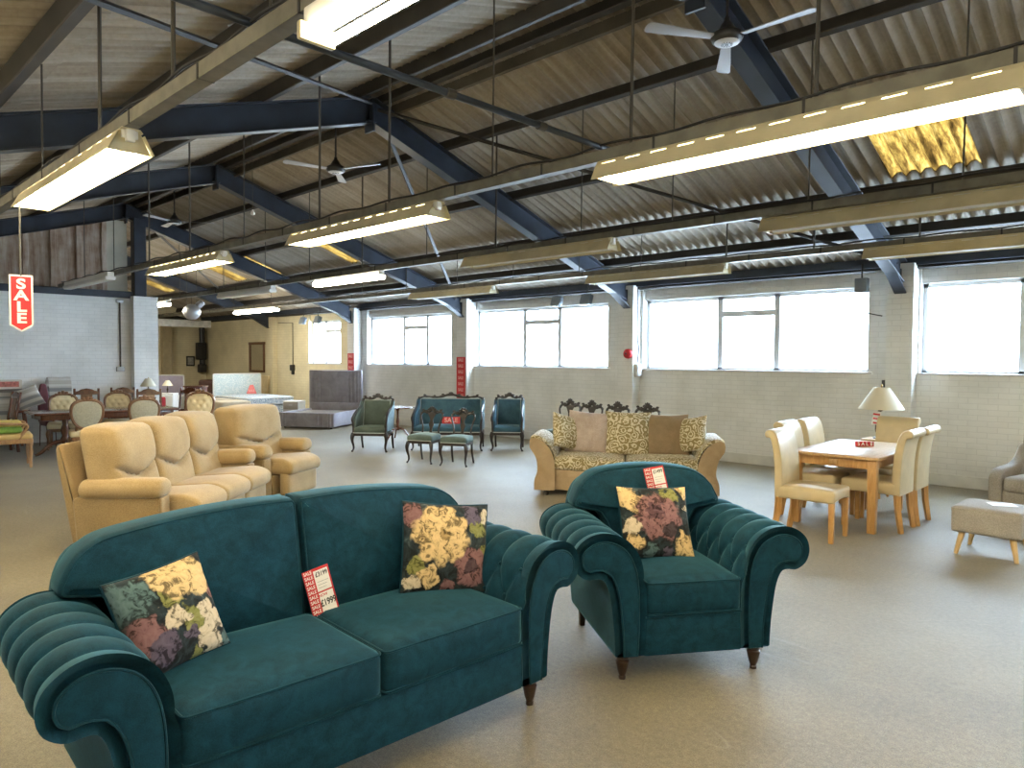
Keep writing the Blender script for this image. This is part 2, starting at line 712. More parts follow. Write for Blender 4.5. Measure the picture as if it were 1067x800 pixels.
# pale scuff lines
sv = coords(nt, (0.45, 2.6, 1.0))
sn = noise(nt, sv, 1.1, 2, 0.4, 0.8)
line = math_n(nt, 'MULTIPLY', math_n(nt, 'ABSOLUTE', math_n(nt, 'SUBTRACT', sn, 0.5)), 160.0)
scuff = math_n(nt, 'MULTIPLY', math_n(nt, 'SUBTRACT', 1.0, line, clamp=True), math_n(nt, 'MULTIPLY', math_n(nt, 'SUBTRACT', noise(nt, vc, 0.9, 2), 0.55), 1.6, clamp=True))
nt.links.new(mixc(nt, scuff, carpet, (0.42, 0.40, 0.35)), b.inputs['Base Color'])
b.inputs['Roughness'].default_value = 0.50
b.inputs['Specular IOR Level'].default_value = 0.5
b.inputs['Sheen Weight'].default_value = 0.12
b.inputs['Sheen Roughness'].default_value = 0.5
bump(nt, b, fine, 0.5, 0.006)

M_glass = bpy.data.materials.new('window_glass')
M_glass.use_nodes = True
nt = M_glass.node_tree
nt.nodes.clear()
ou = nt.nodes.new('ShaderNodeOutputMaterial')
g1 = nt.nodes.new('ShaderNodeBsdfTransparent')
g2 = nt.nodes.new('ShaderNodeBsdfGlossy')
g2.inputs['Roughness'].default_value = 0.02
mx = nt.nodes.new('ShaderNodeMixShader')
mx.inputs[0].default_value = 0.06
nt.links.new(g1.outputs[0], mx.inputs[1])
nt.links.new(g2.outputs[0], mx.inputs[2])
nt.links.new(mx.outputs[0], ou.inputs[0])

# boarded cladding above the partition: bare boards with grey and rust streaks
M_clad, nt, b, _o = new_mat('old_cladding_boards')
cv = coords(nt, (1.0, 5.0, 0.5))
c1 = noise(nt, cv, 2.2, 4, 0.6)
c2 = noise(nt, coords(nt, (1, 1, 1)), 3.0, 4, 0.6)
fcl = math_n(nt, 'ADD', math_n(nt, 'MULTIPLY', c1, 0.6), math_n(nt, 'MULTIPLY', c2, 0.4))
nt.links.new(ramp(nt, fcl, [(0.34, (0.16, 0.085, 0.05)), (0.46, (0.30, 0.22, 0.165)), (0.56, (0.40, 0.33, 0.27)), (0.68, (0.52, 0.47, 0.41))]), b.inputs['Base Color'])
b.inputs['Roughness'].default_value = 0.8

# ------------------------------------------------------------------ floor and walls
XL, XR = -26.3, 7.4          # end wall, wall behind the viewer
YN, YW = -3.0, 11.02         # near side wall, window wall
YG = 11.20                   # glass plane
SILL, HEAD = 1.50, 2.76
RIDGE_Y, RIDGE_Z = 5.23, 5.09


def zroof(y):
    return RIDGE_Z - 0.343 * (y - RIDGE_Y) if y > RIDGE_Y else RIDGE_Z - 0.30 * (RIDGE_Y - y)


struct(MB().span(XL - 0.3, XR + 0.3, YN - 0.3, YW + 0.4, -0.2, 0.0).obj('floor', M_floor, smooth=False))

WIN = [  # x ranges of the openings with their mullions; transom goes in pane number k
    (-2.84, 1.30, [-1.68, -0.70], 1),
    (1.70, 5.50, [3.15, 4.10], 1),
    (-7.36, -3.50, [-5.91, -4.925], 1),
    (-11.87, -8.15, [-10.43, -9.46], 1),
    (-16.05, -12.65, [-14.61, -13.69], 1),
    (-19.05, -17.35, [-18.31], 1)]
SPLIT = -16.63
wb_, wc_ = MB(), MB()
for (mb, xa, xb) in ((wb_, SPLIT, XR + 0.3), (wc_, XL - 0.3, SPLIT)):
    mb.span(xa, xb, YW, YW + 0.4, 0, SILL)
    mb.span(xa, xb, YW + 0.07, YW + 0.4, HEAD, 3.05)
    edges = sorted([(a, b_) for (a, b_, m_, k_) in WIN if a >= xa and b_ <= xb])
    x = xa
    for (a, b_) in edges:
        mb.span(x, a, YW, YW + 0.4, SILL, HEAD + 0.29)
        x = b_
    mb.span(x, xb, YW, YW + 0.4, SILL, HEAD + 0.29)
struct(wb_.obj('wall_right', M_wallwindow, smooth=False))
struct(wc_.obj('wall_right_far', M_cream, smooth=False))

for i, xc in enumerate((-3.03, -7.58, -12.02, -16.47)):
    struct(MB().span(xc - 0.165, xc + 0.165, 10.78, YW + 0.01, 0, 3.02).obj('pillar_%d' % (i + 1), M_wallwindow, smooth=False))
struct(MB().span(-21.3, -20.95, 10.86, YW + 0.01, 0, 2.95).obj('pillar_5', M_cream, smooth=False))

for i, (a, b_, mull, tk) in enumerate(WIN):
    fr_ = MB()
    w = 0.058
    fr_.span(a, a + w, YG - 0.04, YG + 0.03, SILL, HEAD)
    fr_.span(b_ - w, b_, YG - 0.04, YG + 0.03, SILL, HEAD)
    fr_.span(a, b_, YG - 0.04, YG + 0.03, SILL, SILL + w)
    fr_.span(a, b_, YG - 0.04, YG + 0.03, HEAD - w, HEAD)
    for m_ in mull:
        fr_.span(m_ - 0.045, m_ + 0.045, YG - 0.04, YG + 0.03, SILL, HEAD)
    e = [a] + mull + [b_]
    fr_.span(e[tk], e[tk + 1], YG - 0.05, YG + 0.03, 2.41, 2.50)
    win = struct(fr_.obj('window_%d' % (i + 1), M_frame, smooth=False))
    for k in range(len(e) - 1):
        MB().span(e[k] + 0.02, e[k + 1] - 0.02, YG - 0.003, YG + 0.003, SILL + 0.02, HEAD - 0.02).obj('window_pane', M_glass, win, smooth=False)
    h = MB().box(((e[tk] + e[tk + 1]) / 2, YG - 0.06, 2.455), (0.12, 0.03, 0.02), 0.006).obj('window_handle', M_white_metal, win)
    struct(MB().span(a - 0.06, b_ + 0.06, YW - 0.03, YG, SILL, SILL + 0.022, 0.004).obj('trim_%d' % (i + 1), M_sill, smooth=False))

struct(MB().span(-16.25, XR, YW - 0.025, YW + 0.01, 0.0, 0.16, 0.006).obj('baseboard_right', M_plinth, smooth=False))
struct(MB().span(XL - 0.3, XL, YN, YW + 0.3, 0, 5.2).obj('wall_end', M_cream, smooth=False))
struct(MB().span(XL, XL + 0.22, 9.45, 9.75, 0, 2.9).obj('pillar_6', plain('dark_cream_render', (0.40, 0.34, 0.22), 0.7, var=0.1), smooth=False))  # pilaster in a darker cream than the end wall
struct(MB().span(XR, XR + 0.3, YN, YW + 0.4, 0, 5.2).obj('wall_near', M_wallwhite, smooth=False))
struct(MB().span(XL, XR, YN - 0.3, YN, 0, 3.0).obj('wall_side', M_wallwhite, smooth=False))
# partition on the left with its pier, and the boarding over it
pw = MB()
pw.span(-16.75, -16.42, YN, 5.32, 0, 2.93)
pw.span(-16.80, -16.22, 5.29, 5.78, 0, 2.97)
struct(pw.obj('wall_left', M_wallwhite, smooth=False))
cl = MB()
y = YN
k = 0
while y < 4.80:
    y2 = min(y + 0.46, 4.82)
    z2 = zroof(y2) - 0.4
    cl.add([(-16.50, y, 3.06), (-16.50, y2 - 0.0, 3.06), (-16.50, y2, zroof(y2) - 0.25), (-16.50, y, zroof(y) - 0.25),
            (-16.56, y, 3.06), (-16.56, y2, 3.06), (-16.56, y2, zroof(y2) - 0.25), (-16.56, y, zroof(y) - 0.25)],
           [(0, 1, 2, 3), (7, 6, 5, 4), (0, 4, 5, 1), (3, 2, 6, 7), (1, 5, 6, 2), (0, 3, 7, 4)])
    cl.span(-16.50, -16.455, y2 - 0.05, y2 + 0.05, 3.06, zroof(y2) - 0.3, 0.01)
    y = y2
struct(cl.obj('wall_left_upper', M_clad, smooth=False))
struct(MB().span(-16.54, -16.47, 4.84, 5.26, 3.06, 4.55).obj('trim_6', plain('pale_board', (0.42, 0.40, 0.33), 0.7, var=0.15, scale=2), smooth=False))
struct(MB().span(-16.62, -16.40, YN, 5.35, 2.93, 3.07, 0.01).obj('beam', M_steel, smooth=False))
struct(MB().span(-16.56, -16.34, 5.36, 5.60, 2.97, 4.62, 0.01).obj('column', M_steel, smooth=False))


# ------------------------------------------------------------------ roof
LIGHTS_X = [(-2.62, -1.76), (-13.62, -12.90), (-17.25, -16.75), (-19.25, -18.55), (-24.3, -23.6)]
SKY_Y = (7.95, 8.93)
PITCH = 0.146


def in_light(x):
    return any(a <= x <= b_ for a, b_ in LIGHTS_X)


def corr(x):
    a = 2 * PI * x / PITCH
    return -0.028 * (math.cos(a) + 0.35 * math.cos(2 * a))


def sheet(rows, xs, skip=None, dz=0.0):
    mb = MB()
    n = len(xs)
    vs = [(x, y, zroof(y) + dz + corr(x) + lap) for (y, lap) in rows for x in xs]
    fs = []
    for j in range(len(rows) - 1):
        for i in range(n - 1):
            if skip and skip((xs[i] + xs[i + 1]) / 2, (rows[j][0] + rows[j + 1][0]) / 2):
                continue
            fs.append((j * n + i, (j + 1) * n + i, (j + 1) * n + i + 1, j * n + i + 1))
    return mb.add(vs, fs)


xs = []
x = XL - 0.2
while x < XR + 0.2:
    xs.append(x)
    x += PITCH / 8
rowsR = [(5.20, 0.0), (6.60, -0.004), (6.61, 0.008), (7.90, -0.004), (7.91, 0.008), (SKY_Y[0], 0.006), (SKY_Y[1], -0.004), (9.12, -0.004), (9.13, 0.008), (10.2, 0.0), (11.5, -0.004)]
rowsL = [(-3.3, -0.004), (-1.2, 0.0), (-0.2, -0.004), (-0.19, 0.008), (1.6, -0.004), (1.61, 0.008), (3.9, -0.004), (3.91, 0.008), (5.26, 0.0)]
struct(sheet(rowsR, xs, lambda x, y: in_light(x) and SKY_Y[0] < y < SKY_Y[1]).obj('ceiling', M_roof, angle=1.2))
struct(sheet(rowsL, xs).obj('ceiling_left', M_roof, angle=1.2))
for i, (a, b_) in enumerate(LIGHTS_X):
    xx = [a - 0.03 + k * PITCH / 6 for k in range(int((b_ - a + 0.06) / (PITCH / 6)) + 1)]
    struct(sheet([(SKY_Y[0] - 0.02, 0.01), (8.4, 0.0), (SKY_Y[1] + 0.02, -0.01)], xx).obj('skylight_panel_%d' % (i + 1), M_rooflight, angle=1.2))


def slope_beam(x, ya, yb, top, depth, flange, web=0.012):
    """I-section rafter following the roof from ya to yb; top is the drop below the sheets"""
    mb = MB()
    d = Vector((0, yb - ya, zroof(yb) - zroof(ya)))
    L = d.length
    ang = math.atan2(d.z, d.y)
    R = Matrix.Rotation(ang, 3, 'X')
    c = Vector((x, (ya + yb) / 2, (zroof(ya) + zroof(yb)) / 2 - top - depth / 2))
    up = R @ Vector((0, 0, 1))
    mb.box(c, (web, L, depth * 0.98), 0, rot=R)
    for s in (-1, 1):
        mb.box(c + up * s * (depth / 2 - 0.008), (flange, L, 0.016), 0.003, 1, rot=R)
    return mb


FX = (-3.03, -7.55, -12.02, -16.45, -21.1)
for x in FX:
    r_ = slope_beam(x, 5.215, 10.70, 0.16, 0.31, 0.17)
    # haunch at the eave
    r_.add([(x - 0.01, 10.25, 2.93), (x - 0.01, 10.80, 2.62), (x - 0.01, 10.80, 2.95), (x + 0.01, 10.25, 2.93), (x + 0.01, 10.80, 2.62), (x + 0.01, 10.80, 2.95)],
           [(0, 1, 2), (5, 4, 3), (0, 3, 4, 1), (1, 4, 5, 2), (2, 5, 3, 0)])
    dz = Vector((0, 0.55, -0.31))
    r_.box((x, 10.52, 2.765), (0.15, dz.length, 0.016), 0, rot=Matrix.Rotation(math.atan2(dz.z, dz.y), 3, 'X'))
    struct(r_.obj('beam', M_steel, smooth=False))
    l_ = slope_beam(x, YN, 5.245, 0.16, 0.31, 0.17)
    l_.box((x, 5.23, 4.70), (0.18, 0.03, 0.40), 0.004)
    struct(l_.obj('beam', M_steel, smooth=False))

for y in (5.40, 6.42, 7.74, 9.05, 10.02, 10.97):
    struct(MB().box(((XL + XR) / 2, y, zroof(y) - 0.105), (XR - XL, 0.07, 0.13), 0.008, 1, rot=Matrix.Rotation(-0.33, 3, 'X')).obj('beam', M_purlin, smooth=False))
for y in (5.05, 3.80, 2.55, 1.30, 0.10, -1.2):
    struct(MB().box(((XL + XR) / 2, y, zroof(y) - 0.105), (XR - XL, 0.10, 0.13), 0.008, 1, rot=Matrix.Rotation(0.29, 3, 'X')).obj('beam', M_purlin, smooth=False))
# weathered timber ridge piece beside the ridge
struct(MB().box(((XL + XR) / 2, 5.58, zroof(5.58) - 0.12), (XR - XL, 0.035, 0.16), 0.004, 1, rot=Matrix.Rotation(-0.33, 3, 'X')).obj('beam', plain('grey_ridge_timber', (0.075, 0.066, 0.05), 0.8, var=0.3, scale=3), smooth=False))
# eave beam under the gutter over the windows
struct(MB().span(XL, XR, 10.86, 11.10, 3.0, 3.13).obj('beam', M_steel, smooth=False))


def brace(p, q, w=0.05, t=0.012):
    d = (Vector(q) - Vector(p))
    R = Vector((0, 0, 1)).rotation_difference(d).to_matrix()
    return struct(MB().box((Vector(p) + Vector(q)) / 2, (w, t + 0.02, d.length), 0.003, 1, rot=R).obj('beam', M_purlin, smooth=False))


for (xa, xb) in ((FX[1], FX[0]), (FX[1], FX[2])):
    brace((xa, 5.35, zroof(5.35) - 0.24), (xb, 10.6, zroof(10.6) - 0.24))
brace((FX[1] + 0.06, 5.2, zroof(5.2) - 0.24), (FX[0] - 0.1, -0.45, zroof(-0.45) - 0.24))
brace((FX[3], 5.35, zroof(5.35) - 0.24), (FX[4], 9.75, zroof(9.75) - 0.24))

# ------------------------------------------------------------------ light rows
ROWS = {'A': (3.95, -16.2), 'D': (1.48, -16.2), 'E': (0.25, -16.2), 'B': (6.50, -25.8), 'C': (9.20, -25.8)}
ROWLABEL = {'E': 'grey trunking of the added lighting run out of view at the left',  # run E is an unseen addition, carrying lamps that brighten the left slope
            'A': 'grey cable trunking on rods carrying the big lit reflector light and those behind it',
            'D': 'grey cable trunking crossing the upper left corner above the sale pennant',
            'B': 'grey trunking of the lighting run between the ridge and the window wall',
            'C': 'grey trunking of the lighting run nearest the windows'}
ROD_X = {'E': [1.0, -3.0, -7.0, -11.0],
         'A': [2.2, -0.35, -1.55, -2.75, -4.05, -5.4, -6.6, -8.3, -9.9, -11.4, -13.0, -14.6],
         'D': [0.6, -1.9, -2.85, -3.9, -5.1, -6.5, -8.0, -9.6, -11.3, -13.0],
         'B': [1.0, -1.4, -2.6, -4.0, -5.2, -6.6, -8.0, -9.6, -11.2, -12.8, -14.6, -16.9, -19.0, -22.0],
         'C': [1.0, -1.1, -2.4, -3.6, -4.8, -6.2, -7.4, -8.9, -10.4, -12.0, -13.6, -15.4, -17.8, -20.0, -23.0]}
for key, (y, xa) in ROWS.items():
    t = thing('cable_trunking', ROWLABEL[key], 'trunking', (0, y, 3.03), 0, 'lighting trunking runs')
    xb = XR - 0.05
    c = MB()
    for (dy, wd) in ((-0.036, 0.004), (0.036, 0.004)):
        c.span(xa, xb, dy - wd / 2, dy + wd / 2, 0, 0.075)
    c.span(xa, xb, -0.036, 0.036, 0.0, 0.004)
    c.span(xa, xb, -0.036, 0.036, 0.062, 0.066)
    c.obj('channel', M_trunk, t, smooth=False)
    x = xb - 0.4
    while x > xa:
        MB().span(x - 0.008, x + 0.008, -0.042, 0.042, 0.0, 0.08).obj('saddle_clip', M_cable, t, smooth=False)
        x -= 0.95
    cb = []
    x = xb
    k = 0
    rnd = random.Random(ord(key))
    while x > xa:
        cb.append((x, -0.02, 0.088 + (0.0 if k % 2 == 0 else 0.012 + 0.022 * rnd.random())))
        x -= 0.41
        k += 1
    MB().tube(catmull(cb, 4), 0.009, 6).obj('cable', M_cable, t)
    for x in ROD_X[key]:
        zt = zroof(y) - 3.03
        MB().tube([(x, 0.0, 0.03), (x + 0.01, 0.005, zt - 0.02)], 0.0075 if (int(x * 10) % 3) else 0.012, 6).obj('hanging_rod', M_rod, t)

# conduit crossing between the two near rows
ct = thing('conduit_pipe', 'dark pipe crossing overhead between the two nearest lighting runs', 'pipe', (-3.0, 0, 3.14))
MB().tube([(0, 0.4, 0.0), (0, 4.6, 0.0)], 0.02, 10).obj('pipe', M_steel, ct)
for y in (0.9, 2.6, 3.35):
    MB().lathe([(0.027, -0.03), (0.027, 0.03)], (0, y, 0), 10, (0, 1, 0)).obj('coupling', M_rod, ct)


def reflector_light(lit):
    t = thing('fluorescent_light', 'fluorescent light', 'light')
    L = 2.40
    rf = MB()
    n = 62
    prof = [(0.050, 0.128), (0.066, 0.108), (0.074, 0.098), (0.128, -0.006)]
    for s in (-1, 1):
        for k in range(n):
            xa = -L / 2 + L * k / n
            xb = -L / 2 + L * (k + 1) / n
            for q in range(3):
                if q == 1 and (k % 5) in (1, 2, 3):
                    continue
                (ya, za), (yb, zb) = prof[q], prof[q + 1]
                ps = [(xa, s * ya, za), (xb, s * ya, za), (xb, s * yb, zb), (xa, s * yb, zb)]
                ps2 = [(p[0], p[1] - s * 0.004, p[2] - 0.002) for p in ps]
                rf.add(ps + ps2, [(0, 1, 2, 3), (7, 6, 5, 4), (0, 4, 5, 1), (2, 6, 7, 3)])
    rf.span(-L / 2, L / 2, -0.05, 0.05, 0.124, 0.128)
    rf.obj('reflector', M_cream_metal, t, smooth=False)
    MB().span(-L / 2 + 0.02, L / 2 - 0.02, -0.045, 0.045, 0.075, 0.122, 0.004).obj('batten', M_white_metal, t, smooth=False)
    tm = M_tube_on if lit else M_tube_off
    for s in (-1, 1):
        MB().lathe([(0.012, -L / 2 + 0.06), (0.019, -L / 2 + 0.07), (0.019, L / 2 - 0.07), (0.012, L / 2 - 0.06)], (0, s * 0.058, 0.022), 12, (1, 0, 0)).obj('tube', tm, t)
    for s in (-1, 1):
        e = MB()
        e.add([(s * (L / 2 - 0.045), -0.118, -0.004), (s * (L / 2 - 0.045), 0.118, -0.004), (s * (L / 2 - 0.045), 0.06, 0.115), (s * (L / 2 - 0.045), -0.06, 0.115),
               (s * (L / 2 - 0.037), -0.118, -0.004), (s * (L / 2 - 0.037), 0.118, -0.004), (s * (L / 2 - 0.037), 0.06, 0.115), (s * (L / 2 - 0.037), -0.06, 0.115)],
              [(0, 1, 2, 3), (7, 6, 5, 4), (0, 4, 5, 1), (1, 5, 6, 2), (2, 6, 7, 3), (3, 7, 4, 0)])
        e.obj('end_plate', M_cream_metal, t, smooth=False)
        MB().box((s * (L / 2 - 0.02), 0, 0.088), (0.035, 0.05, 0.07), 0.006).obj('lampholder', M_white_metal, t)
    return t


def batten_light(lit, twin, L=2.0):
    t = thing('fluorescent_light', 'fluorescent light', 'light')
    MB().span(-L / 2, L / 2, -0.05, 0.05, 0.055, 0.128, 0.008).obj('batten', M_white_metal, t, smooth=False)
    if twin:
        for s in (-1, 1):
            MB().lathe([(0.012, -L / 2 + 0.03), (0.019, -L / 2 + 0.04), (0.019, L / 2 - 0.04), (0.012, L / 2 - 0.03)], (0, s * 0.05, 0.022), 12, (1, 0, 0)).obj('tube', M_tube_on if lit else M_tube_off, t)
        for s in (-1, 1):
            MB().box((s * (L / 2 - 0.012), 0, 0.035), (0.03, 0.155, 0.07), 0.008).obj('lampholder', M_cream_metal, t)
    else:
        prof = round_poly([(-0.075, 0.06), (-0.075, 0.0), (0.075, 0.0), (0.075, 0.06)], [0.0, 0.05, 0.05, 0.0], 5)
        MB().solid(prof, -L / 2 + 0.01, L / 2 - 0.01, 0.01, frame((0, 0, 0), (0, 1, 0), (0, 0, 1), (1, 0, 0)), ngon=True).obj('diffuser', M_diff_on if lit else M_tube_off, t)
    return t


GL = 'fluorescent lights of the lighting runs'
LZ = 2.90


def put_light(t, x, y, label):
    t.location = (x, y, LZ)
    t['label'] = label
    t['group'] = GL
    return t


ref_on = put_light(reflector_light(True), -1.78, 3.95, 'largest lit twin-tube light with cream slotted reflector, below the nearest ceiling fan')
ref_off = put_light(reflector_light(False), -1.85, 6.58, 'unlit cream reflector light in front of the big yellowed roof panel')
for (x, y, lab) in ((-5.89, 3.95, 'lit reflector light second along the run from the largest one'),
                    (-10.03, 3.95, 'lit reflector light furthest along the run, nearest the white brick pier'),
                    (-5.73, 1.48, 'lit reflector light at the left, close above the sale pennant')):
    d = dup(ref_on)
    put_light(d, x, y, lab)
for (x, y, lab) in ((-5.89, 6.45, 'unlit reflector light under the roof between the second and third pillars'),
                    (-1.75, 9.1, 'unlit reflector light close above the near window at the right edge'),
                    (-5.98, 9.2, 'unlit reflector light above the widest window beside the red fire bell'),
                    (-10.58, 9.2, 'unlit reflector light above the pillar with the long red sale strip')):
    d = dup(ref_off)
    put_light(d, x, y, lab)
for (x, y, lab) in ((2.4, 3.95, 'added lit reflector light behind the viewer along the run of the largest one'), (2.9, 1.48, 'added lit reflector light behind the viewer, second run from the ridge'), (2.4, 6.5, 'added lit reflector light behind the viewer on the window side'), (-3.9, 0.25, 'added lit reflector light out of view beyond the left edge of the photo'), (-7.4, 0.25, 'added lit reflector light out of view beyond the left edge, further along'), (1.2, 0.25, 'added lit reflector light behind the viewer, run furthest from the windows')):
    put_light(batten_light(True, True, 2.4), x, y, lab.replace('reflector', 'bare twin-tube'))  # unseen lamps, added to brighten the foreground and the left roof slope
put_light(batten_light(True, True, 2.4), -1.30, 1.48, 'lit bare twin-tube light at the top edge above the left trunking')
put_light(batten_light(True, False, 1.9), -10.0, 6.48, 'lit rounded diffuser light hanging between two blue rafters mid-room')
put_light(batten_light(True, False, 2.4), -18.6, 9.15, 'lit diffuser light before the cream wall above the mirror')
put_light(batten_light(True, False, 2.4), -23.2, 6.5, 'added lit diffuser light in the far bay, hidden behind the white brick pier')  # unseen lamp added to brighten the cream end wall
put_light(batten_light(True, False, 2.4), -18.8, 6.5, 'lit diffuser light half hidden behind the white brick pier')
put_light(batten_light(False, False, 2.3), -13.6, 6.48, 'unlit white batten light over the beds, near the silver heater lamp')
put_light(batten_light(False, False, 2.4), -13.6, 3.72, 'unlit white batten light before the boarded cladding')


# ------------------------------------------------------------------ ceiling fans
def fan():
    t = thing('ceiling_fan', 'ceiling fan', 'fan')
    MB().lathe([(0.10, -0.035), (0.115, -0.02), (0.125, 0.0), (0.12, 0.03), (0.09, 0.05), (0.06, 0.075), (0.05, 0.10), (0.025, 0.13), (0.02, 0.16)], n=24).obj('motor', M_black, t)
    MB().lathe([(0.02, -0.05), (0.075, -0.046), (0.098, -0.034), (0.10, -0.025)], n=24).obj('base_disc', plain('fan_disc_grey', (0.42, 0.43, 0.45), 0.35), t)
    e = MB()
    for k in range(12):
        a = 2 * PI * k / 12
        e.box((0.035 * math.cos(a), 0.035 * math.sin(a), -0.0495), (0.022, 0.006, 0.003), rot=a)
    e.lathe([(0.016, -0.0525), (0.016, -0.048)], n=12)
    e.obj('disc_emblem', M_black, t)
    MB().tube([(0, 0, 0.12), (0, 0, 0.70)], 0.012, 8).obj('drop_rod', M_black, t)
    MB().lathe([(0.05, 0.66), (0.045, 0.70), (0.02, 0.60)], n=14).obj('canopy', M_black, t)
    bm_ = plain('fan_blade_grey', (0.27, 0.28, 0.30), 0.45) if 'fan_blade_grey' not in bpy.data.materials else bpy.data.materials['fan_blade_grey']
    for k in range(3):
        a = rad(240 + 120 * k)
        R = Matrix.Rotation(a, 3, 'Z') @ Matrix.Rotation(rad(10), 3, 'X')
        b_ = MB()
        out = round_poly([(0.13, -0.035), (0.68, -0.062), (0.70, 0.0), (0.68, 0.062), (0.13, 0.035)], [0.01, 0.03, 0.05, 0.03, 0.01], 3)
        b_.solid(out, -0.004, 0.004, 0.003, frame((0, 0, 0), R @ Vector((1, 0, 0)), R @ Vector((0, 1, 0)), R @ Vector((0, 0, 1))), ngon=True)
        bo = b_.obj('blade', bm_, t)
        MB().box(R @ Vector((0.13, 0, 0.006)), (0.09, 0.03, 0.01), 0.002, rot=R).obj('blade_bracket', M_alu, bo)
    return t


GF = 'black ceiling fans with grey blades under the ridge'
f0 = fan()
f0.location = (-2.75, 5.23, 4.20)
f0['label'] = 'black ceiling fan with grey blades nearest the viewer, above the largest light'
f0['group'] = GF
dup(f0, (-8.33, 5.23, 4.18), rad(20), 'black ceiling fan with grey blades under the middle of the roof ridge')
dup(f0, (-13.8, 5.23, 4.20), rad(55), 'black ceiling fan with grey blades furthest off, near the boarded cladding')

# ------------------------------------------------------------------ things on the walls and under the roof
sp = thing('sale_pennant', 'red hanging pennant with white border reading SALE downwards', 'sign', (-6.6, 1.345, 1.885))
sp.scale = (0.88, 0.88, 0.88)
# faces the viewer: card in local XZ, front towards -Y
sp.rotation_euler = (0, 0, rad(80))
prd = [(-0.088, 0.50), (-0.088, 0.06), (0.0, 0.0), (0.088, 0.06), (0.088, 0.50)]
MB().solid(prd, -0.003, 0.003, 0.001, frame(), ngon=True).obj('card', M_signwhite, sp, smooth=False)
MB().solid(inset(prd, 0.014), 0.003, 0.0045, 0.0004, frame(), ngon=True).obj('red_panel', M_red, sp, smooth=False)
for k, ch in enumerate('SALE'):
    lettering('letter', ch, 0.122, M_signwhite, sp, (0, -0.0055, 0.418 - 0.1 * k), (PI / 2, 0, 0), sx=1.25, bold=0.004)
MB().tube([(0, 0, 0.49), (0.0, 0, 1.12)], 0.006, 6).obj('hanging_wire', M_rod, sp)


def sale_strip(label, x, y, z0, z1, n):
    t = thing('sale_strip', label, 'sign', (x, y, z0), 0, 'vertical red sale strips on pillars')
    h = z1 - z0
    MB().span(-0.145, 0.145, -0.006, 0.0, 0, h, 0.002).obj('card', M_red, t, smooth=False)
    for k in range(n):
        lettering('lettering', 'SALE', h / n * 0.72, M_pink, t, (0, -0.0075, h * (k + 0.5) / n), (PI / 2, 0, 0), sx=0.86, bold=0.003)
    return t


sale_strip('long red SALE strip on the pillar behind the blue settee', -12.04, 10.775, 0.78, 1.72, 7)
sale_strip('short red SALE strip on the pillar behind the tall grey headboard', -16.46, 10.775, 1.35, 1.81, 3)

fa = thing('fire_alarm_bell', 'round red fire alarm bell on the white pillar right of the third window', 'alarm', (-7.50, 10.775, 1.79))
MB().lathe([(0.085, 0), (0.09, 0.02), (0.085, 0.05), (0.06, 0.075), (0.02, 0.085)], n=20, axis=(0, -1, 0)).obj('bell_dome', M_red, fa)
MB().lathe([(0.018, 0.085), (0.018, 0.095)], n=10, axis=(0, -1, 0)).obj('centre_boss', M_black, fa)
jb = thing('junction_box', 'beige junction box low on the edge of the pillar with the fire bell', 'box', (-7.36, 10.90, 1.38))
MB().box((-0.02, 0, 0.11), (0.07, 0.16, 0.24), 0.012).obj('housing', M_beigebox, jb)
MB().box((0.02, 0, 0.11), (0.012, 0.13, 0.20), 0.004).obj('cover', M_sill, jb)


def floodlight(label, x, y, z):
    t = thing('floodlight', label, 'lamp', (x, y, z), 0, 'small grey floodlights over the windows')
    MB().box((0, 0, 0), (0.22, 0.12, 0.20), 0.02, rot=Matrix.Rotation(rad(-20), 3, 'X')).obj('housing', M_greybox, t)
    MB().box((0, -0.055, -0.05), (0.19, 0.02, 0.11), 0.006, rot=Matrix.Rotation(rad(-20), 3, 'X')).obj('glass_front', plain('flood_glass', (0.45, 0.47, 0.48), 0.15) if 'flood_glass' not in bpy.data.materials else bpy.data.materials['flood_glass'], t)
    MB().tube([(0, 0, 0.09), (0, 0.05, 0.22), (0, 0.1, 0.30)], 0.012, 6).obj('bracket', M_black, t)
    return t


FXY = 10.55
floodlight('grey floodlight above the third window, the one nearer the fire bell pillar', -8.30, FXY, 2.80)
floodlight('grey floodlight above the middle of the third window', -9.02, FXY, 2.80)
floodlight('grey floodlight above the far small window, nearer the corner', -18.55, FXY, 2.74)
floodlight('grey floodlight above the far small window, nearer its pillar', -17.75, FXY, 2.74)
bx = thing('switch_box', 'dark square box hanging over the wide window beside the lamp pillar', 'box', (-3.48, 10.62, 2.74))
MB().box((0, 0, 0), (0.17, 0.10, 0.20), 0.012).obj('housing', M_greybox, bx)
MB().tube(catmull([(0, 0, -0.09), (0.0, 0.0, -0.30), (0.06, 0.05, -0.38), (0.24, 0.12, -0.43)], 5), 0.008, 6).obj('cable', M_cable, bx)
MB().tube([(0.0, 0.0, 0.09), (0.0, 0.0, 0.30)], 0.012, 6).obj('bracket', M_black, bx)

cd = thing('wall_conduit', 'vertical steel conduit with a socket box on the white partition wall', 'pipe', (-16.40, 5.08, 1.40))
MB().tube([(0, 0, 0.06), (0, 0, 1.47)], 0.018, 8).obj('pipe', M_rod, cd)
MB().box((0.0, 0, 0.03), (0.06, 0.16, 0.10), 0.01).obj('socket_box', M_alu, cd)
MB().box((0.0, 0, 1.46), (0.05, 0.14, 0.07), 0.01).obj('top_box', M_alu, cd)

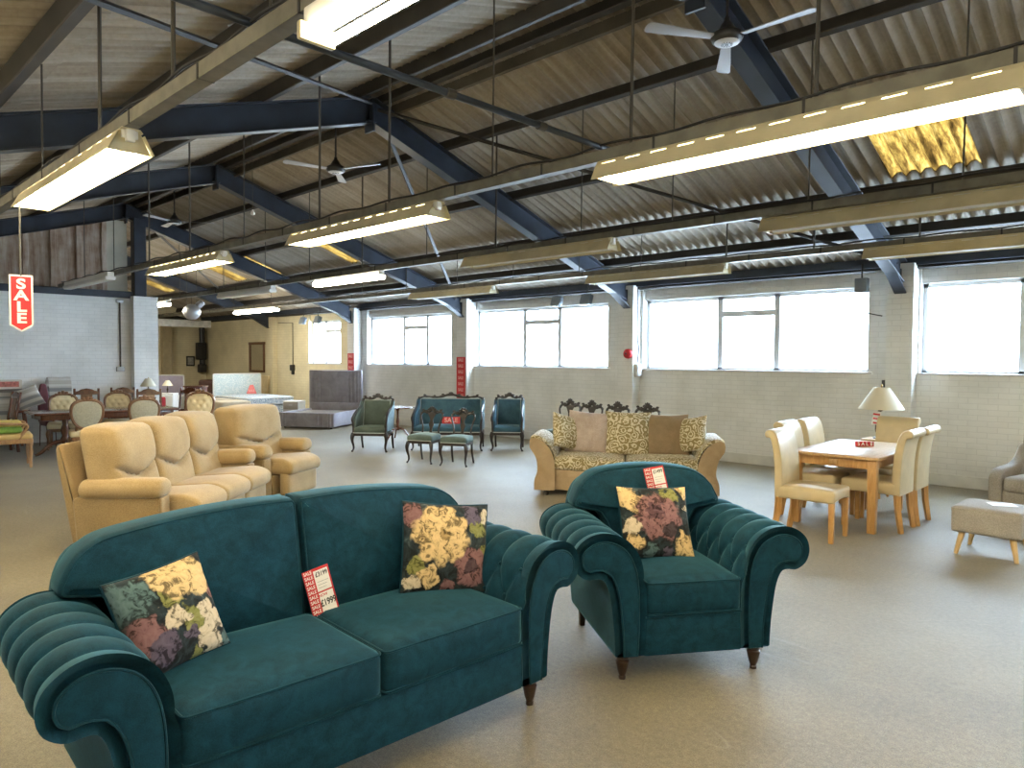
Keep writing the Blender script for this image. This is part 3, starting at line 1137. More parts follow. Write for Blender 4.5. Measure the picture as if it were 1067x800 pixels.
cw = thing('wall_socket', 'dark socket box on a thin drop pipe, cream wall left of the far window', 'socket', (-19.95, YW, 1.30))
MB().box((0, -0.04, 0.08), (0.22, 0.08, 0.18), 0.02).obj('housing', M_black, cw)
MB().box((0.03, -0.04, -0.06), (0.10, 0.07, 0.14), 0.02).obj('plug', M_black, cw)
MB().tube([(0, -0.02, 0.15), (0, -0.02, 1.44), (-0.9, -0.02, 1.47)], 0.012, 6).obj('pipe', M_rod, cw)

mr = thing('wall_mirror', 'tall mirror in a brown wooden frame on the cream wall', 'mirror', (-22.27, YW - 0.002, 1.20))
fm = MB()
for (a, b_, c_, d_) in ((-0.52, -0.45, 0, 0.98), (0.45, 0.52, 0, 0.98), (-0.52, 0.52, 0, 0.07), (-0.55, 0.55, 0.90, 0.99)):
    fm.span(a, b_, -0.05, 0, c_, d_, 0.01)
fm.obj('mirror_frame', wood('mirror_frame_wood', (0.10, 0.045, 0.02), (0.17, 0.08, 0.035)), mr)
MB().span(-0.46, 0.46, -0.02, -0.004, 0.05, 0.92).obj('glass', plain('mirror_glass', (0.55, 0.52, 0.45), 0.12, metal=0.9), mr, smooth=False)

pc = thing('framed_picture', 'small dark framed picture on the far end wall', 'picture', (XL, 10.46, 1.36), 0)
MB().span(0.0, 0.03, -0.15, 0.15, 0, 0.36, 0.01).obj('picture_frame', M_black, pc)
MB().span(0.025, 0.034, -0.10, 0.10, 0.05, 0.31).obj('print', plain('grey_print', (0.30, 0.30, 0.27), 0.5, var=0.4, scale=12), pc, smooth=False)

vp = thing('black_duct_pipe', 'thick black vertical pipe with boxes in the far cream corner', 'pipe', (XL + 0.18, 10.82, 1.18))
MB().tube([(0, 0, 0.0), (0, 0, 1.72)], 0.10, 10).obj('pipe', M_black, vp)
MB().box((0.02, -0.05, 0.72), (0.20, 0.34, 0.62), 0.03).obj('control_box', M_cable, vp)
MB().box((0.02, -0.02, 0.10), (0.26, 0.26, 0.30), 0.04).obj('lower_box', M_black, vp)
MB().tube([(0, 0, 1.70), (0.0, -0.9, 1.90), (0, -2.2, 1.93)], 0.07, 8).obj('branch_pipe', M_black, vp)

hd = thing('hanging_heater', 'dull silver rounded heater hanging under the roof beyond the white pier', 'heater', (-17.6, 7.05, 2.78))
hd.scale = (0.78, 0.78, 0.78)
MB().lathe([(0.05, -0.24), (0.14, -0.22), (0.24, -0.10), (0.27, 0.02), (0.22, 0.14), (0.12, 0.22), (0.05, 0.24)], n=20).obj('shell', M_alu, hd)
MB().lathe([(0.10, 0), (0.11, 0.05), (0.10, 0.22), (0.07, 0.24)], (0.05, 0.14, 0.16), 14, (0.2, 0.7, 0.7)).obj('motor', M_alu, hd)
for dy in (-0.15, 0.15):
    MB().tube([(0, dy, 0.15), (0, dy, (zroof(7.05 + dy) - 2.80) / 0.78)], 0.008, 6).obj('hanging_rod', M_rod, hd)
bd = thing('fascia_board', 'long pale board hung high before the cream end wall', 'board', (-23.0, 8.5, 2.62))
MB().box((0, 0, 0.12), (0.10, 2.6, 0.22), 0.01).obj('board_face', plain('pale_fascia', (0.50, 0.48, 0.42), 0.6, var=0.2), bd)
for dy in (-1.0, 1.0):
    MB().tube([(0, dy, 0.2), (0, dy, zroof(8.5 + dy) - 2.64)], 0.008, 6).obj('hanging_rod', M_rod, bd)


for (x, y, z, lab) in ((-7.79, YW, 1.34, 'small dark hook on the wall just left of the fire bell pillar'), (-3.28, YW, 1.36, 'small dark hook on the wall above the table lamp')):
    hk = thing('wall_hook', lab, 'hook', (x, y, z), 0)
    MB().box((0, -0.02, 0), (0.05, 0.04, 0.11), 0.01).obj('plate', M_black, hk)
    MB().tube(catmull([(0, -0.03, -0.02), (0, -0.08, -0.05), (0, -0.09, 0.0)], 4), 0.008, 6).obj('hook_arm', M_black, hk)
wcb = thing('wall_cable', 'thin cable running up the sunlit side of the fire bell pillar', 'cable', (-7.41, 10.92, 1.62))
MB().tube(catmull([(0.0, 0, 0.0), (0.012, 0.02, 0.25), (0.0, 0.0, 0.5), (0.0, 0.0, 1.1), (0.0, 0, 1.38)], 4), 0.009, 6).obj('cable', M_cable, wcb)
pcd = thing('pull_cord', 'light pull cord with a pear-shaped end hanging over the recliner sofa', 'cord', (-9.3, 4.55, 3.62))
MB().tube([(0, 0, 0.06), (0, 0, zroof(4.55) - 3.65)], 0.004, 5).obj('cord', M_rod, pcd)
MB().lathe([(0.006, 0.07), (0.012, 0.055), (0.03, 0.02), (0.026, 0.0), (0.01, -0.006)], n=12).obj('toggle', M_signwhite, pcd)
# ------------------------------------------------------------------ teal velvet suite
M_teal = velvet('teal_velvet', (0.0022, 0.023, 0.038), (0.0070, 0.050, 0.080), 0.26, (0.32, 0.80, 0.95), 240, 16)
M_teal_pipe = velvet('teal_piping', (0.0025, 0.024, 0.038), (0.007, 0.048, 0.074), 0.25, (0.35, 0.70, 0.75))
M_darkleg = wood('dark_turned_leg', (0.018, 0.009, 0.006), (0.045, 0.02, 0.012), rough=0.3, coat=0.4)
M_brass = plain('brass_castor', (0.55, 0.38, 0.14), 0.35, metal=0.9)

ARM_PTS = [(0.0, 0.14), (-0.006, 0.32), (-0.002, 0.50), (0.018, 0.62), (0.066, 0.716), (0.135, 0.772), (0.220, 0.796), (0.305, 0.782),
           (0.372, 0.732), (0.396, 0.662), (0.376, 0.594), (0.320, 0.556), (0.268, 0.560), (0.232, 0.550), (0.205, 0.495), (0.188, 0.41), (0.172, 0.27), (0.166, 0.14)]


def arm_outline(n=96):
    a = catmull(ARM_PTS, 6)
    return resample([(p.x, p.y) for p in a], n)


def scroll_arm(side, x0, yf, yb):
    """rolled arm of a sofa: side -1 or +1, x0 the inner face, from the front yf to the back yb; pleats run over the roll down to buttons"""
    OUT = arm_outline()
    n = len(OUT)
    # outline is clockwise from inner bottom; reverse to be counter-clockwise for inset
    area = sum(OUT[i - 1][0] * OUT[i][1] - OUT[i][0] * OUT[i - 1][1] for i in range(n))
    if area < 0:
        OUT = OUT[::-1]
    ins = inset(OUT, 0.001)
    NRM = [Vector((b_[0] - a[0], b_[1] - a[1])).normalized() for a, b_ in zip(OUT, ins)]
    # distance along the padded face, from the seat (0) over the top to the underside of the roll
    L = [0]
    for a, b_ in zip(ARM_PTS, ARM_PTS[1:]):
        L.append(L[-1] + math.dist(a, b_))
    dense = catmull(ARM_PTS, 6)

    def along(p):
        best, bi = 9, 0
        for i, q in enumerate(dense):
            d = (q.x - p[0]) ** 2 + (q.y - p[1]) ** 2
            if d < best:
                best, bi = d, i
        s = 0
        for i in range(bi):
            s += math.dist(dense[i], dense[i + 1])
        return s
    T = [along(p) for p in OUT]
    length = yb - yf
    # buttons: two staggered rows on the inner face, then straight pleats over the roll
    sp = 0.150
    cols = [yf + 0.085 + sp * k for k in range(int((length - 0.06) / sp) + 1)]
    tA, tB, tEnd = 0.40, 0.55, 1.24
    segs = []
    btn = []
    for c in cols:
        btn.append((c, tB))
        segs.append(((c, tB), (c, tEnd)))
        for s_ in (-1, 1):
            segs.append(((c, tB), (c + s_ * sp / 2, tA)))
    for c in [cols[0] - sp / 2] + [c + sp / 2 for c in cols]:
        if yf + 0.02 < c < yb - 0.02:
            btn.append((c, tA))
            segs.append(((c, tA), (c, 0.22)))

    def groove(y, t):
        if t > tEnd + 0.02 or t < 0.15:
            return 0.0
        d = 9.0
        for (a, b_) in segs:
            ax, ay = a; bx_, by_ = b_
            vx, vy = bx_ - ax, by_ - ay
            k = max(0, min(1, ((y - ax) * vx + (t - ay) * vy) / (vx * vx + vy * vy)))
            d = min(d, math.hypot(y - ax - vx * k, t - ay - vy * k))
        fade = min(1, (tEnd + 0.02 - t) / 0.12) * min(1, (t - 0.15) / 0.08)
        g = 0.014 * math.exp(-(d / 0.010) ** 2) + 0.012 * math.exp(-(d / 0.035) ** 2)
        db = min(math.hypot(y - a, t - b_) for a, b_ in btn)
        g += 0.016 * math.exp(-(db / 0.020) ** 2)
        return g * fade
    def ain(i, d):
        # inset the outline, keeping the foot of the arm flat on its bottom line
        q = Vector(OUT[i]) + NRM[i] * d
        if OUT[i][1] < 0.16:
            q = Vector((max(d, min(0.166 - d, OUT[i][0])), OUT[i][1]))
        return q
    mb = MB()
    m = int(length / 0.0125)
    er = 0.050
    front = []
    for k in range(7):
        a = PI / 2 * k / 6          # a = 0 at the flat front, pi/2 on the side
        front.append((yf + er * (1 - math.sin(a)), er * (1 - math.cos(PI / 2 - a))))
    vs, fs = [], []
    rows = [(y, d) for (y, d) in front] + [(yf + er + (length - er) * k / m, 0.0) for k in range(1, m + 1)]
    for (y, d) in rows:
        for i in range(n):
            g = groove(y, T[i]) * (1.0 if d == 0 else max(0, 1 - d / er))
            p = ain(i, d + g)
            vs.append((side * (x0 + p.x), y, p.y))
    for j in range(len(rows) - 1):
        for i in range(n):
            i2 = (i + 1) % n
            q = (j * n + i, j * n + i2, (j + 1) * n + i2, (j + 1) * n + i)
            fs.append(q if side < 0 else q[::-1])
    cap0 = tuple(range(n))
    capn = tuple((len(rows) - 1) * n + i for i in range(n))
    fs.append(cap0[::-1] if side < 0 else cap0)
    fs.append(capn if side < 0 else capn[::-1])
    mb.add(vs, fs)
    # flat facing panel, its piping
    inn = [ain(i, er + 0.002) for i in range(n)]
    pan = MB()
    ol = [(side * (x0 + p.x), p.y) for p in inn]
    if side < 0:
        ol = ol[::-1]
    pan.solid(ol, 0.0, 0.012, 0.002, frame((0, yf + 0.003, 0)), ngon=True)
    pip = MB().tube([(side * (x0 + p.x), yf - 0.006, p.y) for p in [ain(i, er - 0.003) for i in range(n)]], 0.0055, 6, closed=True)
    return mb, pan, pip, btn


def cushion_block(x0, x1, y0, y1, z0, z1, r=0.035, crown=0.02, name='seat_cushion', mat=None, parent=None, pipe_mat=None):
    hx, hy, hz = (x1 - x0) / 2, (y1 - y0) / 2, (z1 - z0) / 2

    def fn(co, p):
        b_ = (1 - p[0] ** 2) * (1 - p[1] ** 2)
        co = co.copy()
        co.z += crown * b_ * (1 if p[2] > 0 else -0.3) * abs(p[2])
        co.y += 0.012 * p[1] * (1 - p[0] ** 2) * (1 - p[2] ** 2)
        return co
    o = MB().pad(((x0 + x1) / 2, (y0 + y1) / 2, (z0 + z1) / 2), (hx, hy, hz), r, (14, 12, 5), fn).obj(name, mat, parent, angle=1.4)
    if pipe_mat:
        for z in (z1 - r * 0.45, z0 + r * 0.45):
            ol = round_poly([(x0, y0), (x1, y0), (x1, y1), (x0, y1)], r, 4)
            e = r * 0.12
            ol = inset(ol, e)
            MB().tube([(p[0], p[1], z) for p in ol], 0.0058, 6, closed=True).obj('piping', pipe_mat, o)
    return o


def turned_leg(h=0.14):
    return [(0.030, h), (0.034, h - 0.006), (0.036, h - 0.022), (0.030, h - 0.028), (0.030, h - 0.034), (0.037, h - 0.042), (0.034, h - 0.055), (0.026, 0.045), (0.019, 0.025), (0.017, 0.018), (0.020, 0.014), (0.019, 0.0)]


def teal_seat(name, label, cat, half, cushions):
    t = thing(name, label, cat)
    yf, yb = -0.45, 0.45
    bw = half + 0.166
    # plinth the arms and cushions stand on
    MB().box((0, 0.0, 0.235), (2 * half + 0.01, 0.895, 0.21), 0.012, 2).obj('base', M_teal, t)
    MB().tube([(-half, yf + 0.0, 0.342), (half, yf + 0.0, 0.342)], 0.005, 6).obj('base_piping', M_teal_pipe, t)
    for s in (-1, 1):
        a, pan, pip, btn = scroll_arm(s, half, yf, 0.40)
        ao = a.obj('arm', M_teal, t, angle=1.2)
        pan.obj('arm_facing', M_teal, ao, angle=0.9)
        pip.obj('piping', M_teal_pipe, ao)
        
        for (y, tt) in btn:
            # button pressed in on the padded face
            d = catmull(ARM_PTS, 6)
            L = 0
            for i in range(len(d) - 1):
                L2 = L + math.dist(d[i], d[i + 1])
                if L2 >= tt:
                    q = d[i].lerp(d[i + 1], (tt - L) / (L2 - L))
                    nv = Vector((d[i + 1].y - d[i].y, -(d[i + 1].x - d[i].x))).normalized()
                    MB().pad((s * (half + q.x + nv.x * 0.026), y, q.y + nv.y * 0.026), (0.010, 0.010, 0.010), 0.01, (3, 3, 3)).obj('button', M_teal, ao)
                    break
                L = L2
        for y in (yf + 0.06, yb - 0.08):
            if y < 0:
                MB().lathe(turned_leg(), (s * (bw - 0.06), y, 0.0), 18).obj('leg', M_darkleg, t)
            else:
                lg = MB()
                lg.box((s * (bw - 0.06), y + 0.012, 0.0675), (0.045, 0.05, 0.135), 0.005, 2, taper=0.72)
                lg.obj('leg', M_darkleg, t)
    # outside back
    ob = round_poly([(-half - 0.16, 0.14), (half + 0.16, 0.14), (half + 0.20, 0.78), (half + 0.13, 0.93), (half * 0.45, 0.995), (-half * 0.45, 0.995), (-half - 0.13, 0.93), (-half - 0.20, 0.78)],
                    [0.01, 0.01, 0.1, 0.12, 0.3, 0.3, 0.12, 0.1], 5)
    lean = lambda u, v, w: (u, v, w - 0.12 * max(0, v - 0.42) - 0.10 * max(0, v - 0.42) ** 2)
    MB().solid(ob, -0.47, -0.36, 0.03, frame((0, 0, 0)), fn=lean).obj('outside_back', M_teal, t, angle=1.2)
    # inside back cushions: arched along the top, outer corners well rounded
    n = cushions
    e = half + 0.215
    for k in range(n):
        a = -e + 2 * e * k / n
        b_ = -e + 2 * e * (k + 1) / n
        top = []
        for q in range(25):
            x = a + 0.006 + (b_ - a - 0.012) * q / 24
            f = abs(x) / e
            z = 1.035 - 0.075 * f ** 2
            # each cushion bellies up a little of its own, and turns down round the outer end
            loc = (x - a) / (b_ - a) * 2 - 1
            z += 0.012 * (1 - loc ** 2) if n > 1 else 0.0
            drop = max(0, (abs(x) - (e - 0.20)) / 0.20)
            z -= 0.19 * (1 - math.sqrt(max(0, 1 - drop ** 2)))
            top.append((x, z))
        in_l = -half + 0.004 if k == 0 else a + 0.006
        in_r = half - 0.004 if k == n - 1 else b_ - 0.006
        ol = [(in_l, 0.46), (in_r, 0.46)]
        if k == n - 1:
            ol += [(in_r, 0.68), (in_r + 0.05, 0.755), (b_ - 0.012, 0.785)]
        ol += top[::-1]
        if k == 0:
            ol += [(a + 0.012, 0.785), (in_l - 0.05, 0.755), (in_l, 0.68)]
        ol = resample(ol, 90)
        so = MB()
        so.solid(ol, -0.36, -0.165, 0.045, frame((0, 0, 0)), 0.0, 0.045, 4, 6, fn=lambda u, v, w: lean(u, v, w))
        bc = so.obj('back_cushion', M_teal, t, angle=1.3)
        ps = []
        for p in inset(ol, 0.012):
            q = lean(p[0], p[1], -0.180)
            ps.append((q[0], -q[2], q[1]))
        MB().tube(ps, 0.006, 6, closed=True).obj('piping', M_teal_pipe, bc)
    w = 2 * half / n
    for k in range(n):
        x0 = -half + w * k + 0.004
        x1 = -half + w * (k + 1) - 0.004
        cushion_block(x0, x1, yf - 0.012, 0.16, 0.342, 0.535, 0.032, 0.028, 'seat_cushion', M_teal, t, M_teal_pipe)
    return t


sofa = teal_seat('sofa', 'large teal velvet two-seater sofa with tufted scroll arms in the foreground', 'sofa', 0.775, 2)
sofa.location = (-2.775, 1.69, 0)
sofa.rotation_euler = (0, 0, rad(87))
arm_ch = teal_seat('armchair', 'teal velvet armchair with arched back, turned front legs and one flower cushion', 'armchair', 0.272, 1)
arm_ch.location = (-2.28, 3.64, 0)
arm_ch.rotation_euler = (0, 0, rad(54.5))


# ------------------------------------------------------------------ flower cushions
CREAM = (0.60, 0.43, 0.21)
PALE = (0.55, 0.46, 0.33)
PINK = (0.205, 0.105, 0.105)
MAUVE = (0.10, 0.08, 0.115)
GREEN = (0.20, 0.20, 0.06)
TEALG = (0.085, 0.14, 0.14)
M_fl1 = flower_fabric('flower_print_pale', [
    (-0.14, 0.10, 0.085, TEALG, 5), (0.20, 0.03, 0.05, PINK, 3), (0.05, -0.03, 0.05, GREEN, 3), (0.0, 0.06, 0.05, GREEN, 4),
    (0.06, 0.15, 0.125, CREAM, 7), (0.14, 0.10, 0.07, CREAM, 5), (-0.13, -0.04, 0.07, PINK, 4), (-0.02, -0.02, 0.05, PALE, 5), (-0.08, -0.10, 0.06, MAUVE, 4),
    (0.11, -0.03, 0.045, PALE, 5), (0.16, -0.08, 0.045, PALE, 5), (0.09, -0.11, 0.048, PALE, 5), (0.12, -0.17, 0.042, PALE, 5), (0.04, -0.17, 0.035, GREEN, 3), (0.03, -0.09, 0.03, MAUVE, 0),
    (0.18, -0.17, 0.03, TEALG, 3)])
M_fl2 = flower_fabric('flower_print_cream_rose', [
    (-0.17, 0.16, 0.06, PINK, 4), (0.17, 0.10, 0.055, GREEN, 4), (-0.16, -0.10, 0.05, GREEN, 3), (0.12, 0.17, 0.05, MAUVE, 4), (0.20, 0.17, 0.035, PALE, 3),
    (-0.04, 0.06, 0.155, CREAM, 9), (0.13, -0.10, 0.105, PINK, 6), (0.12, -0.10, 0.04, (0.07, 0.04, 0.05), 5), (-0.02, 0.06, 0.035, (0.36, 0.24, 0.10), 5), (-0.10, -0.14, 0.055, CREAM, 5),
    (-0.18, -0.18, 0.04, PALE, 4), (0.0, -0.19, 0.035, PINK, 3), (0.21, -0.02, 0.03, GREEN, 0)])
M_fl3 = flower_fabric('flower_print_pink_rose', [
    (-0.19, 0.17, 0.095, CREAM, 6), (-0.11, 0.08, 0.06, CREAM, 5), (0.08, 0.15, 0.055, GREEN, 4), (0.20, 0.20, 0.06, CREAM, 4), (0.19, 0.08, 0.03, PALE, 0),
    (0.0, 0.02, 0.150, PINK, 7), (-0.01, 0.05, 0.06, (0.10, 0.05, 0.06), 5), (0.06, -0.05, 0.05, (0.045, 0.03, 0.035), 4), (-0.17, -0.04, 0.05, PALE, 5), (-0.15, -0.12, 0.05, CREAM, 5),
    (0.17, -0.15, 0.085, CREAM, 5), (-0.06, -0.17, 0.045, TEALG, 4), (0.04, -0.18, 0.04, MAUVE, 4)])


def scatter_cushion(name, label, mat, pipe, size=0.44, thick=0.15, group=None):
    """square pillow in local XZ, front towards -Y, base at the origin"""
    t = thing(name, label, 'cushion', group=group)
    h = size / 2

    def fn(co, p):
        # pinched, pointed corners and sides that draw in
        x, y, z = co
        ex = p[0] ** 2
        ez = p[2] ** 2
        bulge = (1 - ex) * (1 - ez)
        y = (0.010 + thick / 2 * max(0.0, bulge) ** 0.55) * (p[1])
        x = p[0] * h * (1 - 0.055 * (1 - ez) * ex)
        z = p[2] * h * (1 - 0.055 * (1 - ex) * ez)
        return (x, y, z)
    body = MB().pad((0, 0, 0), (h, 0.02, h), 0.0001, (18, 2, 18), fn).obj('cover', mat, t, angle=2.5)
    ring = []
    for (a, b_) in (((-1, -1), (1, -1)), ((1, -1), (1, 1)), ((1, 1), (-1, 1)), ((-1, 1), (-1, -1))):
        for k in range(10):
            f = k / 10
            px, pz = a[0] + (b_[0] - a[0]) * f, a[1] + (b_[1] - a[1]) * f
            ring.append((px * h * (1 - 0.055 * (1 - pz * pz) * px * px), 0, pz * h * (1 - 0.055 * (1 - px * px) * pz * pz)))
    if pipe:
        MB().tube(ring, 0.007, 6, closed=True).obj('piping', pipe, body)
    return t


def pose(o, centre, yaw, tilt=0.0, roll=0.0):
    """stand a flat thing up: yaw turns its front (-Y) about Z, tilt leans its top back, roll spins it in its own plane"""
    R = Matrix.Rotation(yaw, 4, 'Z') @ Matrix.Rotation(-tilt, 4, 'X') @ Matrix.Rotation(roll, 4, 'Y')
    o.rotation_euler = R.to_euler()
    o.location = centre
    return o


GC = 'flower print cushions on the teal suite'
c1 = scatter_cushion('scatter_cushion', 'flower print cushion leaning by the near scroll arm of the teal sofa', M_fl1, M_teal_pipe, 0.385, group=GC)
pose(c1, (-2.80, 1.02, 0.715), rad(100), rad(24), rad(-6))
c2 = scatter_cushion('scatter_cushion', 'cushion with one big cream flower at the far arm of the teal sofa', M_fl2, M_teal_pipe, 0.46, group=GC)
pose(c2, (-2.755, 2.36, 0.73), rad(68), rad(20), rad(7))
c3 = scatter_cushion('scatter_cushion', 'cushion with a dusky pink rose on the teal armchair', M_fl3, M_teal_pipe, 0.43, group=GC)
pose(c3, (-2.305, 3.595, 0.735), rad(54), rad(27), rad(2))


# ------------------------------------------------------------------ price cards
def price_card(label, was, now):
    t = thing('price_card', label, 'price tag', group='red sale price cards')
    w, h = 0.066, 0.112
    MB().span(-w, w, -0.0015, 0.0, -h, h, 0.0006).obj('card', M_red, t, smooth=False)
    MB().span(-0.014, w - 0.008, -0.0024, -0.0015, 0.004, h - 0.012).obj('upper_panel', M_signwhite, t, smooth=False)
    MB().span(-0.014, w - 0.008, -0.0024, -0.0015, -h + 0.016, -0.003).obj('lower_panel', M_signwhite, t, smooth=False)
    for k in range(10):
        lettering('lettering', 'SALE', 0.021, M_signwhite, t, (-0.041, -0.0022, h - 0.013 - 0.0222 * k), (PI / 2, 0, 0), 0.0003, sx=0.92, bold=0.0003)
    lettering('lettering', was, 0.030, M_ink, t, (0.023, -0.0030, 0.080), (PI / 2, 0, 0), 0.0003, sx=0.82, bold=0.0006)
    for k in range(3):
        MB().span(-0.006, 0.050 - 0.008 * k, -0.0028, -0.0024, 0.046 - 0.014 * k, 0.0475 - 0.014 * k).obj('ruled_line', M_greybox, t, smooth=False)
    lettering('lettering', 'NOW', 0.018, M_red, t, (0.006, -0.0030, -0.016), (PI / 2, 0, 0), 0.0003, sx=0.9, bold=0.0003)
    lettering('lettering', now, 0.042, M_ink, t, (0.023, -0.0030, -0.052), (PI / 2, 0, 0), 0.0003, sx=0.74, bold=0.0010)
    return t


p1 = price_card('red SALE price card reading £1999 leaning on the teal sofa back', '£3199', '£1999')
pose(p1, (-2.895, 1.73, 0.62), rad(86), rad(14), rad(-9))
p2 = price_card('red SALE price card resting against the teal armchair back', '£1499', '£999')
p2.name = 'price_card'
pose(p2, (-2.40, 3.765, 0.925), rad(54), rad(15), rad(-9))
struct(MB().span(1.33, 1.66, 10.78, YW + 0.01, 0, 3.02).obj('pillar_7', M_wallwindow, smooth=False))
# ------------------------------------------------------------------ beige recliner suite
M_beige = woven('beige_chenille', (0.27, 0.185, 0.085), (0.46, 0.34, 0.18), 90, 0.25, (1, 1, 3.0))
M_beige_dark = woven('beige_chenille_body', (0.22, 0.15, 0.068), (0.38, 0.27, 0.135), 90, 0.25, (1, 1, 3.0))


def recliner_back(mat, x0, x1, parent):
    """one reclining back: puffed head part over a waist part, the seam between them dips to a V"""
    hx, hz, hy = (x1 - x0) / 2, 0.36, 0.14

    def fn(co, p):
        u, v = p[0], p[2]
        seam = 0.10 - 0.32 * (1 - abs(u) ** 1.25)
        front = max(0.0, -p[1])
        e = (1 - u ** 6) * 1.0
        if v > seam:
            k = (v - seam) / (1 - seam)
            b_ = 0.075 * math.sin(PI * min(1, k * 0.9 + 0.06)) ** 0.6
        else:
            k = (seam - v) / (1 + seam)
            b_ = 0.045 * math.sin(PI * min(1, k * 0.8 + 0.05)) ** 0.7
        g = 0.060 * math.exp(-((v - seam) / 0.040) ** 2)
        c = co.copy()
        c.y -= (b_ - g) * e * front
        c.z += 0.025 * (1 - u * u) * max(0, v) ** 2
        # lean back
        c.y += 0.24 * (c.z + 0.36) * 0.72
        # outer top corners round off
        c.x *= 1 - 0.05 * max(0, v) ** 6
        return c
    o = MB().pad(((x0 + x1) / 2, 0.15, 0.72), (hx, hy, hz), 0.05, (22, 6, 40), fn).obj('back_cushion', mat, parent, angle=1.6)
    return o


def recliner(name, label, cat, seats, w_seat):
    t = thing(name, label, cat)
    half = seats * w_seat / 2
    arm = 0.19
    # body: sides, back shell
    for s in (-1, 1):
        xa = s * (half + arm / 2)
        side = round_poly([(-0.33, 0.03), (0.40, 0.03), (0.44, 0.50), (-0.33, 0.50)], [0.02, 0.04, 0.06, 0.02], 4)
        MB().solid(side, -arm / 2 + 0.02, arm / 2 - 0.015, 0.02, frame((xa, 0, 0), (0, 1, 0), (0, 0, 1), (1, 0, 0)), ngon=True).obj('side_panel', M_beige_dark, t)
        # padded arm: thick roll, bulbous at the front

        def fa(co, p):
            c = co.copy()
            k = (1 - p[1]) / 2
            c.z += 0.015 * k + 0.02 * (1 - p[0] ** 2) * max(0, p[2])
            c.x *= 1 + 0.10 * k
            return c
        MB().pad((xa, 0.02, 0.555), (arm / 2 + 0.015, 0.37, 0.075), 0.07, (10, 16, 8), fa).obj('arm', M_beige, t, angle=1.6)
    sh = round_poly([(0.30, 0.03), (0.44, 0.03), (0.58, 0.82), (0.585, 0.93), (0.53, 0.96), (0.42, 0.55)], [0.02, 0.03, 0.05, 0.04, 0.04, 0.1], 4)
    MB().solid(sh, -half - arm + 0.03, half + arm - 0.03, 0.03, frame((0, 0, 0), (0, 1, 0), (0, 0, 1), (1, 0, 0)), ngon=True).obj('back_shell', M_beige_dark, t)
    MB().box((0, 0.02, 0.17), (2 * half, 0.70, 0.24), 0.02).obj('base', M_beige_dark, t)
    ext = 0.075
    for k in range(seats):
        x0 = -half + w_seat * k
        x1 = x0 + w_seat
        tw = 2 * (half + arm - 0.045) / seats
        recliner_back(M_beige, -half - arm + 0.045 + tw * k + 0.004, -half - arm + 0.045 + tw * (k + 1) - 0.004, t)
        st = round_poly([(-0.58, 0.30), (0.14, 0.30), (0.14, 0.46), (-0.20, 0.485), (-0.46, 0.50), (-0.60, 0.43)], [0.06, 0.03, 0.05, 0.2, 0.13, 0.10], 5)
        MB().solid(st, -w_seat / 2 + 0.004, w_seat / 2 - 0.004, 0.04, frame(((x0 + x1) / 2, 0, 0), (0, 1, 0), (0, 0, 1), (1, 0, 0)), 0.0, 0.0, 4, ngon=True).obj('seat_cushion', M_beige, t, angle=1.2)
        MB().pad(((x0 + x1) / 2, -0.47, 0.19), (w_seat / 2 - 0.006, 0.065, 0.145), 0.04, (10, 4, 8)).obj('footrest_panel', M_beige, t, angle=1.4)
    return t


rs = recliner('recliner_sofa', 'beige three-seat recliner sofa with padded arms behind the big teal sofa', 'sofa', 3, 0.585)
rs.location = (-7.28, 2.80, 0)
rs.rotation_euler = (0, 0, rad(133))
rc = recliner('recliner_chair', 'beige single recliner chair beyond the three-seat recliner sofa', 'armchair', 1, 0.66)
rc.location = (-8.38, 4.24, 0)
rc.rotation_euler = (0, 0, rad(118))

# ------------------------------------------------------------------ curved sofa with many pillows
M_tan = velvet('tan_suede', (0.30, 0.215, 0.125), (0.44, 0.335, 0.215), 0.25, (0.9, 0.8, 0.65), 160, 5)
M_damask = damask('olive_cream_scroll_fabric', (0.60, 0.54, 0.40), (0.235, 0.185, 0.075), 11.0)
M_mink = velvet('mink_satin', (0.34, 0.27, 0.23), (0.52, 0.44, 0.40), 0.5, (1, 0.95, 0.95), 120, 5)
M_brownv = velvet('brown_velvet', (0.20, 0.145, 0.085), (0.29, 0.215, 0.135), 0.4, (0.9, 0.8, 0.65), 160, 5)
M_blackfoot = plain('black_foot', (0.02, 0.018, 0.016), 0.5)

cs = thing('curved_sofa', 'curved tan sofa with scroll-pattern cushions in front of the window wall', 'sofa', (-5.27, 7.52, 0), rad(35))
cs.scale = (0.96, 0.96, 0.96)
# bowed base and seat: the front edge swells forward
def bow(x, amp=0.16, half=1.0):
    return -amp * (1 - (x / half) ** 2)


HW = 0.93
n = 24
fr_line = [(-HW + 2 * HW * k / n, -0.36 + bow(-HW + 2 * HW * k / n, 0.20, HW)) for k in range(n + 1)]
base_o = fr_line + [(HW, 0.40), (-HW, 0.40)]
MB().solid(base_o, 0.07, 0.34, 0.02, frame((0, 0, 0), (1, 0, 0), (0, 1, 0), (0, 0, 1)), ngon=True).obj('base', M_tan, cs)
for sgn in (0, 1):
    xs_ = [(-HW + 0.01) * (1 - k / 12) for k in range(13)] if sgn == 0 else [(HW - 0.01) * k / 12 for k in range(13)]
    f_ = [(x + (-0.006 if sgn == 0 else 0.006) * 0, -0.39 + bow(x, 0.20, HW)) for x in xs_]
    xa, xb = min(xs_), max(xs_)
    if sgn == 0:
        xb -= 0.006
    else:
        xa += 0.006
    o = f_ + [(xb, 0.30), (xa, 0.30)]
    o = round_poly(o, 0.03, 2)
    MB().solid(o, 0.335, 0.50, 0.05, frame((0, 0, 0), (1, 0, 0), (0, 1, 0), (0, 0, 1)), 0, 0.03, 4, 5).obj('seat_cushion', M_damask, cs, angle=1.4)
